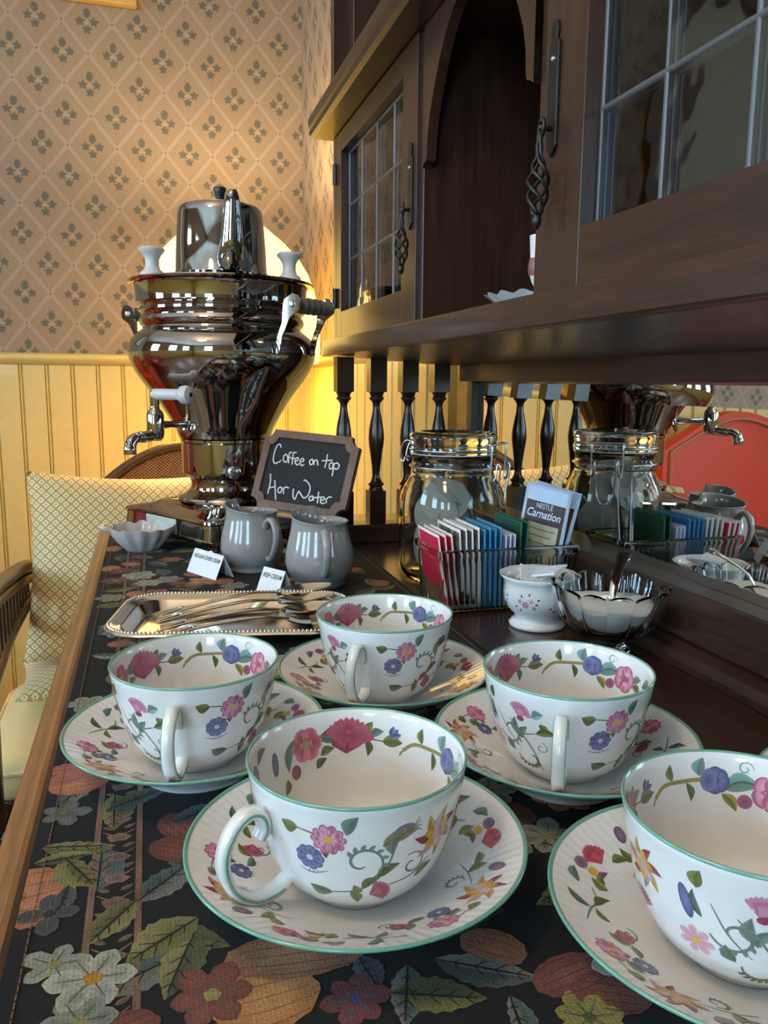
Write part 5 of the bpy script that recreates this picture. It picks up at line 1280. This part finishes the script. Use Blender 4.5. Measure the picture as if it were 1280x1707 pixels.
def sachet(name, label, x, lean, w, h, border, face, edge_w=.0035, yoff=0, extra=None, th=.0016, group='tea sachets in the glass holder', z0=.0052):
    """flat packet standing across the holder; faces look along -x / +x"""
    t = thing(name, label, 'sachet', (x, (BY0 + BY1) / 2 + yoff, z0), 0, group); t.rotation_euler = (0, rad(lean), 0)
    mb = MB(); n = 6
    vs, fs = [], []
    for i in range(n + 1):
        for j in range(n + 1):
            v, u = -w / 2 + w * i / n, h * j / n; q = th * math.sin(PI * i / n) * math.sin(PI * j / n) + .00025
            vs.append((-q, v, u))
    k = (n + 1) ** 2; vs += [(-x_, y_, z_) for x_, y_, z_ in vs]
    for i in range(n):
        for j in range(n):
            a = i * (n + 1) + j; fs += [(a, a + 1, a + n + 2, a + n + 1), (k + a, k + a + n + 1, k + a + n + 2, k + a + 1)]
    ed = [i * (n + 1) for i in range(n + 1)] + [n * (n + 1) + j for j in range(1, n + 1)] + [i * (n + 1) + n for i in range(n - 1, -1, -1)] + [j for j in range(n - 1, 0, -1)]
    for i in range(len(ed)): a, b = ed[i], ed[(i + 1) % len(ed)]; fs.append((a, b, k + b, k + a))
    mb.add(vs, fs).build('wrapper', simple(name + ' paper', border, .55), t, world=False, angle=180)
    pr_ = Print(eps=.00012, step=.00005)
    for sg in (-1, 1):
        def S(a, b, sg=sg):
            q = th * math.sin(PI * min(1, max(0, (a + w / 2) / w))) * math.sin(PI * min(1, max(0, b / h))) + .00025
            return (sg * q, -sg * a * -1, b), (sg, 0, 0)
        pr_.at(S); m_ = 8
        e2 = edge_w
        for i in range(m_):
            for j in range(m_):
                a0, a1 = [-w / 2 + e2 + (w - 2 * e2) * q / m_ for q in (i, i + 1)]; b0, b1 = [e2 + (h - 2 * e2) * q / m_ for q in (j, j + 1)]
                c = face(i / m_, j / m_) if callable(face) else face
                pr_.mb.add([pr_.pt(a0, b0, 0), pr_.pt(a1, b0, 0), pr_.pt(a1, b1, 0), pr_.pt(a0, b1, 0)], [(0, 1, 2, 3)], 0, c)
        if extra and sg == -1: extra(pr_, w, h)
    pr_.build('printed_face', 'flatprint', t)
    return t
RED, WHT, DGR, BLU, LAV, GRN, CHO = lin(206, 34, 62), lin(226, 224, 222), lin(44, 52, 44), lin(40, 116, 164), lin(176, 172, 204), lin(20, 74, 58), lin(74, 50, 42)
def red_text(p, w, h):
    for k, (a, b) in enumerate(((.16, .40), (.14, .48))): p.stroke([(-w / 2 + w * a, h * (.78 - .05 * k)), (-w / 2 + w * b, h * (.78 - .05 * k))], .0009, lin(240, 220, 220), 2, 2, False)
def meadow(i, j): return (lin(58, 66, 56), lin(92, 96, 82), lin(126, 104, 108), lin(70, 84, 66), lin(150, 148, 138))[int(i * 31 + j * 57) % 5] if j > .6 else DGR
order = ['first', 'second', 'third', 'fourth', 'fifth']
x = .2640
for k in range(3): sachet('tea_sachet', order[k] + ' red tea sachet from the left end of the glass holder', x, -9 + k * 1.0, .060, .072, lin(232, 224, 226), RED, .0028, -.001, red_text if k == 0 else None); x += .0052
x += .0012
for k in range(4): sachet('tea_sachet', order[k] + ' white-bordered tea sachet, right of the red ones', x, -5 + k, .062, .0755 + .001 * (k % 2), WHT, meadow, .0030, .001); x += .0051
x += .0006
for k in range(4): sachet('tea_sachet', order[k] + ' blue tea sachet counted from the white-bordered ones', x, -2 + k * .5, .062, .0750 + .0012 * (k % 2), lin(58, 134, 178), BLU, .0026, 0); x += .0049
for k in range(3): sachet('tea_sachet', order[k] + ' lavender-edged tea sachet, right of the blue ones', x, 0, .058, .0690, lin(198, 196, 220), LAV, .0026, -.002); x += .0046
def green_badge(p, w, h): p.disc(-w * .12, h * .72, .009, .009, lin(206, 196, 160), 2, lin(176, 150, 96)); p.disc(-w * .12, h * .72, .0062, .0062, lin(40, 92, 72), 3)
for k in range(2): sachet('tea_sachet', order[k] + ' dark green foil tea sachet, before the cocoa sachets', x, 2 + k, .062, .0800, lin(26, 88, 70), GRN, .002, .002, green_badge if k == 0 else None); x += .0058
def cocoa(p, w, h):
    m = lambda a, b: (-a * w / 2, h * b)
    # cream text panel, lettering rows and the white script name (read from the -x side)
    q4 = [(-w * .36, h * .20), (w * .36, h * .20), (w * .36, h * .66), (-w * .30, h * .66), (-w * .36, h * .62)]; q4 = [tuple(a + (b - a) * t / 8 for a, b in zip(q4[i], q4[(i + 1) % 5])) for i in range(5) for t in range(8)]
    p.poly(q4, lin(206, 196, 160), 4, rings=8, ctr=(0, h * .42))
    for k in range(6): p.stroke([(-w * .30, h * (.61 - .06 * k)), (0, h * (.61 - .06 * k)), (w * (.30 - .07 * (k % 2)), h * (.61 - .06 * k))], .0010, lin(128, 104, 78), 7, 6, False)
def cocoa_face(i, j): return CHO if j < .86 else lin(206, 210, 224)
for k, (lab, ln_) in enumerate((('front cocoa sachet with a brown face and cream panel, leaning right', 7), ('rear brown cocoa sachet, behind the one with the cream panel', 10))):
    cs = sachet('cocoa_sachet', lab, x + .016 + k * .0050, ln_, .050, .112, lin(208, 212, 226), cocoa_face,   .0034, -.001 + k * .0055, cocoa if k == 0 else None, .0022, 'cocoa sachets in the glass holder'); cs.rotation_euler = (rad(8 + 3 * k), rad(ln_ - 5), rad(34))
    if k == 0:
        for body_, sz, zc, sh, bold in (('Carnation', .0125, .0835, .25, .00018), ('NESTLÉ', .0048, .0915, 0, 0)):
            vs, fs = text_mesh(body_, sz, sh, bold)
            kx = (.037 if bold else .018) / (max(v[0] for v in vs) - min(v[0] for v in vs)); MB().add([(-.0030, -v[0] * kx, zc + v[1] * kx * 1.25) for v in vs], fs).build('lettering', 'paper', cs, smooth=False, world=False)

# ================================================================== SUGAR BOWL with paper packets
SB = (.3295, .6275); sb = thing('sugar_bowl', 'white footed porcelain bowl with flower sprays, full of sugar packets', 'bowl', (SB[0], SB[1], .0002))
so_ = [(0, .002), (.020, .002), (.0215, 0), (.0245, .0005), (.0252, .003), (.0225, .006), (.0190, .0085), (.0215, .0120), (.0275, .0185), (.0305, .0260), (.0308, .0330), (.0300, .0390), (.0315, .0435), (.0350, .0475)]
si_ = [(.0345, .0482), (.0305, .0440), (.0288, .0390), (.0295, .0320), (.0290, .0260), (.0255, .0195), (.0150, .0135), (0, .0125)]
MB().lathe(so_ + si_, 80, rfun=lambda t, r, z: 1 + .012 * math.cos(10 * t) * max(0, (z - .036) / .012)).build('bowl', 'porcelain', sb, world=False, angle=180)
rs = prof_fn(so_[7:13]); fp = Print(k=.85)
for az in (20, -40, 80, 140, 200, 260):
    a0 = left_of_cam(*SB, az)
    def S(x_, y_, a0=a0):
        z_ = .0265 + y_; r = rs(z_); a = a0 + x_ / r; sl = (rs(z_ + .0006) - rs(z_ - .0006)) / .0012
        return (r * math.cos(a), r * math.sin(a), z_), Vector((math.cos(a), math.sin(a), -sl)).normalized()
    fp.at(S); fp.flower(0, -1 * mm, 4 * mm, 6, CR2, PK, YE); fp.flower(-6 * mm, 2 * mm, 2.6 * mm, 5, PU2, PU, YE); fp.flower(6 * mm, 3 * mm, 2.8 * mm, 5, PK, lin(226, 180, 190), YE); fp.flower(9 * mm, -4 * mm, 2.4 * mm, 5, PU, BL, YE)
    for (q, w_, an) in ((-9, -3, 200), (4, 8, 70), (-3, 6, 110), (10, 0, -10), (-5, -6, 230), (12, 4, 20)): fp.leaf(q * mm, w_ * mm, 4 * mm, 2 * mm, rad(an), G3, G1, None)
fp.build('flower_sprays', 'print', sb)
pk = MB().box(-.0125, .0125, -.0200, .0200, -.0010, .0010); pkm = pk.mesh('sugar_packet', ['paper'], False)
for (dx, dy, dz, rx, ry, rz, lab) in ((-.006, -.003, .0450, 12, 18, -20, 'white sugar packet at the left front of the flowered bowl'), (.004, .003, .0490, -14, -8, 35, 'white sugar packet lying highest in the flowered bowl'), (.002, -.003, .0410, 22, -10, 75, 'white sugar packet tucked under the others at the bowl front'), (-.002, .004, .0425, -24, 12, 110, 'white sugar packet at the back of the flowered bowl')):
    o = bpy.data.objects.new('sugar_packet', pkm); COL.objects.link(o); o.location = (SB[0] + dx, SB[1] + dy, dz); o.rotation_euler = (rad(rx), rad(ry), rad(rz)); tag(o, lab, 'sugar packet', 'sugar packets in the flowered bowl')

# ================================================================== CRYSTAL BOWL of sugar with a spoon
KB = (.3530, .5490); kb = thing('crystal_bowl', 'scalloped crystal glass bowl holding loose sugar beside the mirror rail', 'bowl', (KB[0], KB[1], .0002))
ko = [(0, .001), (.012, .001), (.0170, 0), (.0185, .0015), (.0170, .0040), (.0110, .0070), (.0100, .0090), (.0180, .0120), (.0300, .0190), (.0390, .0290), (.0440, .0400), (.0465, .0500), (.0470, .0540)]
ki = [(.0435, .0545), (.0425, .0490), (.0395, .0390), (.0340, .0295), (.0250, .0215), (.0130, .0165), (0, .0155)]
lobe = lambda t: abs(math.cos(6.5 * t)) ** .55
MB().lathe(ko + ki, 208, rfun=lambda t, r, z: 1 + (.075 * (lobe(t) - .75)) * min(1, max(0, (z - .010) / .02)) * (1 if r > .02 else 0), zfun=lambda t, r, z: .0052 * (lobe(t) - .55) * max(0, (z - .040) / .0145)).build('bowl', 'crystal', kb, world=False, angle=60)
su = MB().lathe([(0, .0162), (.0128, .0172), (.0246, .0222), (.0334, .0302), (.0388, .0396), (.0375, .0408), (.0200, .0425), (0, .0432)], 104, rfun=lambda t, r, z: (1 + .075 * (lobe(t) - .75) * min(1, max(0, (z - .010) / .02)) if r > .02 else 1) * .985, zfun=lambda t, r, z: .0010 * math.sin(3 * t + r * 200) if z > .0402 else 0)
su = su.build('sugar', 'sugar', None, angle=60); su.location = (KB[0], KB[1], .0006); tag(su, 'loose white sugar heaped inside the crystal bowl', 'sugar'); su['kind'] = 'stuff'
spoon('sugar_spoon', 'small silver spoon standing up in the crystal sugar bowl', 'spoon', (KB[0] + .026, KB[1] + .022, 0), (KB[0] - .014, KB[1] - .018, 0), .0740, .0300)

# ================================================================== TABLE LAMP in the corner
LX, LY = .204, 2.06
ct = thing('lamp_table', 'round dark side table in the corner carrying the lamp', 'table', (LX + .01, LY + .03, ZF))
MB().lathe([(0, .635), (.185, .635), (.195, .640), (.195, .652), (.188, .658), (0, .658)], 48).build('table_top', 'wood_x', ct, world=False)
MB().lathe([(0, .10), (.03, .10), (.035, .16), (.022, .26), (.030, .40), (.020, .52), (.035, .60), (.06, .635), (0, .635)], 32).build('pedestal', 'wood_z', ct, world=False, angle=60)
for k in range(3):
    MB().tube(smooth_path([(.02, 0, .15), (.08, 0, .12), (.15, 0, .04), (.185, 0, .016)], 5), [.018] * 8 + [.014] * 8, 8).xform(Matrix.Rotation(k * 2 * PI / 3 + .4, 4, 'Z')).build('leg', 'wood_z', ct, world=False)
lamp = thing('table_lamp', 'glowing cream bell-shaped table lamp behind the samovar', 'lamp', (LX, LY, ZF + .658))
lz = lambda z: z - (ZF + .658)
MB().lathe([(0, 0), (.07, 0), (.072, .012), (.05, .025), (.03, .04), (.045, .10), (.075, .18), (.07, .25), (.035, .31), (.018, .34), (.014, .40), (0, .40)], 40).build('lamp_base', 'stoneware', lamp, world=False, angle=60)
MB().tube([(0, 0, .40), (0, 0, lz(.640))], .004, 8).build('stem', 'brass', lamp, world=False)
shp = [(.218, .262), (.2225, .30), (.221, .350), (.2165, .400), (.2080, .440), (.1930, .478), (.1680, .517), (.1330, .552), (.0960, .582), (.0660, .606), (.0560, .622)]
sh = MB(); sh.lathe([(r, lz(z)) for r, z in shp] + [(r - .0015, lz(z)) for r, z in shp[::-1]] + [(shp[0][0], lz(shp[0][1]))], 64)
sh.build('lamp_shade', 'shade', lamp, world=False, angle=60)
MB().tube([(.0555 * math.cos(a), .0555 * math.sin(a), lz(.622)) for a in np.linspace(0, 2 * PI, 33)[:-1]], .003, 8, closed=True).build('shade_ring', 'gilt_wood', lamp, world=False)
for k in range(3): MB().tube([(0, 0, lz(.620)), (.055 * math.cos(k * 2.1), .055 * math.sin(k * 2.1), lz(.620))], .0018, 6).build('spider_arm', 'brass', lamp, world=False)
MB().lathe([(0, lz(.636)), (.007, lz(.638)), (.009, lz(.648)), (.005, lz(.658)), (0, lz(.661))], 16).build('finial', 'brass', lamp, world=False)
MB().lathe([(0, lz(.40)), (.014, lz(.40)), (.016, lz(.43)), (.028, lz(.47)), (.030, lz(.49)), (.022, lz(.515)), (0, lz(.522))], 24, (.02, 0, 0)).build('bulb', emit('lamp bulb glass', (1.0, .72, .36, 1), 30), lamp, world=False)
bl_ = bpy.data.lights.new('lamp_bulb_light', 'POINT'); bl_.energy = BULB_POWER; bl_.color = (1.0, .80, .44); bl_.shadow_soft_size = .02
bo = bpy.data.objects.new('lamp_bulb_light', bl_); COL.objects.link(bo); bo.location = (LX, LY, .604)

# ================================================================== WICKER ARMCHAIR with cushion and pillow
chx, chy = .07, 1.62
wc = thing('wicker_armchair', 'dark bentwood armchair with a woven wicker back beyond the sideboard', 'armchair', (chx, chy, ZF))
def arch_z(x): return .070 - 2.4 * (x - chx - .015) ** 2
bkm = MB(); nx, nz = 28, 16
for off in (0, .012):
    bkm.grid(lambda u, v, off=off: (chx - .30 + .60 * u, 1.885 + off - .10 * (2 * u - 1) ** 2 * 1 + .05 * v, -.49 + (arch_z(chx - .30 + .60 * u) - .012 + .49) * v), nx, nz)
bkm.build('wicker_back', 'wicker', wc, angle=180)
topr = [(chx - .30 + .60 * u, 1.941 - .10 * (2 * u - 1) ** 2, arch_z(chx - .30 + .60 * u) - .006) for u in np.linspace(0, 1, 25)]
MB().tube(topr, .013, 10).build('back_rail', 'chair_wood', wc)
MB().box(chx - .345, chx + .345, 1.40, 1.83, -.535, -.500).build('seat_frame', 'chair_wood', wc, smooth=False, bevel=.008)
for s_ in (-1, 1):
    X = lambda d: chx + s_ * (.333 + d)
    MB().tube(smooth_path([(X(-.015), 1.90, -.200), (X(0), 1.78, -.174), (X(.005), 1.62, -.157), (X(.004), 1.46, -.140), (X(0), 1.385, -.138), (X(0), 1.322, -.150)], 6), .0145, 10).build('arm_rail', 'chair_wood', wc, angle=180)
    MB().tube(smooth_path([(X(-.015), 1.90, -.222), (X(0), 1.78, -.200), (X(.005), 1.62, -.184), (X(.004), 1.46, -.167), (X(0), 1.325, -.165)], 6), .0115, 10).build('arm_rail', 'chair_wood', wc, angle=180)
    MB().tube(smooth_path([(X(-.010), 1.88, -.245), (X(0), 1.72, -.252), (X(.004), 1.56, -.262), (X(.002), 1.42, -.275), (X(0), 1.325, -.285)], 6), .0130, 10).build('arm_brace', 'chair_wood', wc, angle=180)
    for k, y in enumerate(np.linspace(1.42, 1.82, 12)):
        zb = -.275 + .075 * (y - 1.42); zt_ = -.168 - .075 * (y - 1.42)
        MB().box(X(.003) - .005, X(.003) + .005, y - .0075, y + .0075, zb, zt_).build('arm_slat', 'chair_wood', wc, smooth=False, bevel=.002)
    MB().tube([(X(.004), 1.320, ZF), (X(0), 1.322, -.165)], [.015, .020], 10).build('leg', 'chair_wood', wc)
    MB().tube([(X(-.02), 1.90, ZF), (X(-.015), 1.90, -.19)], [.015, .018], 10).build('leg', 'chair_wood', wc)
    MB().tube([(X(0), 1.322, -.518), (X(-.02), 1.90, -.518)], .014, 8).build('side_rail', 'chair_wood', wc)
MB().tube([(chx - .333, 1.322, -.518), (chx + .333, 1.322, -.518)], .014, 8).build('front_rail', 'chair_wood', wc)
def cushion(w, d, h, cnr, puff=.55, nu=30):
    """soft pad: pillow shape pinched at the corners"""
    mb = MB(); uv = []
    for sg in (1, -1):
        def f(u, v, sg=sg):
            a, b = 2 * u - 1, 2 * v - 1
            e = (max(0, 1 - a * a) * max(0, 1 - b * b)) ** puff
            k = 1 - cnr * (1 - a * a) * abs(b) ** 2 ; k2 = 1 - cnr * (1 - b * b) * abs(a) ** 2
            return (a * w / 2 * k2, b * d / 2 * k, sg * h / 2 * e)
        mb.grid(f, nu, nu)
    return mb
sc2 = thing('seat_cushion', 'thick cream seat cushion on the bentwood armchair', 'cushion', (chx - .002, 1.625, -.4998))
cpr = [(x, y) for x, y in round_rect(-.372, .372, -.235, .195, .05, 6)]
def cr(k, z): return [(x * k, y * k, z) for x, y in cpr]
loft(MB(), [cr(.96, 0), cr(.995, .012), cr(1.0, .03), cr(.995, .052), cr(.965, .066), cr(.8, .072), cr(.4, .075)]).build('pad', 'cream_cushion', sc2, world=False, angle=180)
MB().tube(cr(1.0, .052), .004, 6, closed=True).build('piping', 'cream_cushion', sc2, world=False)
def pillow(name, label, mat4, w, h):
    mb = cushion(w, h, .15, .07, .42)
    me = mb.mesh(name, ['pillow'], True, 180)
    uvl = me.uv_layers.new(name='UVMap')
    for lp in me.loops:
        v = me.vertices[lp.vertex_index].co; uvl.data[lp.index].uv = (v.x / .40, v.y / .40)
    me.transform(mat4); o = place(me, name); return tag(o, label, 'pillow')
Bm = Matrix.Translation((-.062, 1.745, -.172)) @ Matrix.Rotation(rad(4), 4, 'Z') @ Matrix.Rotation(rad(76), 4, 'X') @ Matrix.Rotation(rad(-3), 4, 'Z')
pillow('throw_pillow', 'gold diamond-patterned throw pillow propped upright in the armchair', Bm, .385, .395)
pillow('throw_pillow', 'gold pillow lying under the upright one, only its corner showing', Matrix.Translation((-.075, 1.705, -.388)) @ Matrix.Rotation(rad(4), 4, 'Z') @ Matrix.Diagonal((1, 1, .45, 1)), .40, .24)

# ================================================================== ROOM BEYOND (seen in mirror, glass and chrome)
def club_chair(name, label, loc, rz, mat):
    t = thing(name, label, 'armchair', loc, rz, 'upholstered red armchairs')
    n = 24
    def back(u, v, off):
        a = (u - .5) * 2; x = a * .30; top = .93 + .05 * math.cos(a * PI) - .03 * abs(a) ** 6
        return (x, .26 - .07 * a * a + off + .05 * v, .36 + (top - .36) * v)
    mb = MB(); mb.grid(lambda u, v: back(u, v, 0), n, 10); mb.grid(lambda u, v: back(u, v, .07 + .03 * math.sin(PI * v)), n, 10)
    for e in (0, 1): mb.grid(lambda u, v, e=e: tuple(Vector(back(e, v, 0)) * (1 - u) + Vector(back(e, v, .07 + .03 * math.sin(PI * v))) * u), 2, 10)
    mb.grid(lambda u, v: tuple(Vector(back(u, 1, 0)) * (1 - v) + Vector(back(u, 1, .07)) * v), n, 2)
    mb.build('backrest', mat, t, world=False, angle=60)
    pp = [back(u, .96, -.004) for u in np.linspace(.05, .95, 24)]; pp = [back(.05, v, -.004) for v in np.linspace(.1, .93, 8)] + pp + [back(.95, v, -.004) for v in np.linspace(.93, .1, 8)]
    MB().tube(pp, .006, 6).build('piping', 'piping', t, world=False)
    loft(MB(), [[(x, y, z) for x, y in round_rect(-.29, .29, -.30, .24, .05, 5)] for z in (.22, .40)] + [[(x * .9, y * .9, .44) for x, y in round_rect(-.29, .29, -.30, .24, .05, 5)]]).build('seat', mat, t, world=False, angle=50)
    for s_ in (-1, 1):
        MB().tube(smooth_path([(s_ * .32, .24, .60), (s_ * .335, .05, .61), (s_ * .335, -.20, .59), (s_ * .325, -.29, .52), (s_ * .32, -.30, .24)], 5), .045, 10).build('armrest', mat, t, world=False, angle=180)
        for y in (-.26, .24): MB().tube([(s_ * .27, y, 0), (s_ * .27, y, .24)], [.014, .022], 8).build('leg', 'chair_wood', t, world=False)
    return t
club_chair('club_chair', 'orange-red upholstered armchair with tan piping reflected in the mirror', (-1.02, 1.95, ZF), rad(10), 'red_vel')
club_chair('club_chair', 'crimson upholstered armchair at the right end of the mirror', (-1.72, 1.45, ZF), rad(30), 'crimson')
pf = thing('picture_frame', 'pale gilt-wood picture frame hung high on the papered wall', 'picture', (-.2, 2.42, 1.21))
for a in ((-.42, .0095, 1.1950, 1.2230), (-.42, .0095, 1.60, 1.628)): MB().box(a[0], a[1], 2.392, 2.4185, a[2], a[3]).build('frame_rail', 'gilt_wood', pf, smooth=False, bevel=.004)
for a in ((-.42, -.392), (-.0185, .0095)): MB().box(a[0], a[1], 2.3925, 2.4185, 1.2232, 1.5998).build('frame_stile', 'gilt_wood', pf, smooth=False, bevel=.004)
MB().box(-.3918, -.0187, 2.408, 2.4183, 1.2234, 1.5996).build('print', simple('pale landscape print', lin(150, 160, 150), .6), pf, smooth=False)
am = thing('arched_wall_cabinet', 'arched brown wooden panel on the far wall reflected in the door glass', 'wall panel', (-1.5, 2.42, .8))
n = 20; oo = [(-1.85, .62)] + [(-1.5 + .35 * math.cos(PI - PI * k / n), 1.22 + .35 * math.sin(PI * k / n)) for k in range(n + 1)] + [(-1.15, .62)]
ii = [(-1.78, .68)] + [(-1.5 + .28 * math.cos(PI - PI * k / n), 1.22 + .28 * math.sin(PI * k / n)) for k in range(n + 1)] + [(-1.22, .68)]
mb = MB(); m_ = len(oo)
vs = [(x, y, z) for y in (2.37, 2.4185) for x, z in oo] + [(x, y, z) for y in (2.37, 2.4185) for x, z in ii]
fs = []
for i in range(m_):
    j = (i + 1) % m_
    fs += [(i, j, 2 * m_ + j, 2 * m_ + i), (i, m_ + i, m_ + j, j), (2 * m_ + i, 2 * m_ + j, 3 * m_ + j, 3 * m_ + i), (m_ + i, 3 * m_ + i, 3 * m_ + j, m_ + j)]
mb.add(vs, fs).build('arch_frame', 'frame_wood', am, smooth=False)
MB().prism(ii, 'y', 2.40, 2.4180).build('inner_panel', simple('cream panel', lin(196, 180, 150), .6), am, smooth=False)

cp = thing('ceiling_pendant', 'warm glass globe pendant hanging from the ceiling behind the lens', 'pendant lamp', (-.62, .05, 1.36))
MB().lathe([(0, -.13), (.06, -.115), (.11, -.07), (.13, 0), (.11, .07), (.06, .115), (.035, .125), (0, .125)], 32).build('globe', emit('lit opal glass', (1.0, .70, .40, 1), CEILING_GLOW), cp, world=False, angle=180)
MB().tube([(0, 0, .125), (0, 0, .388)], .006, 8).build('rod', 'brass', cp, world=False)
MB().lathe([(0, .388), (.05, .388), (.045, .37), (.01, .36), (0, .36)], 24).build('canopy', 'brass', cp, world=False)
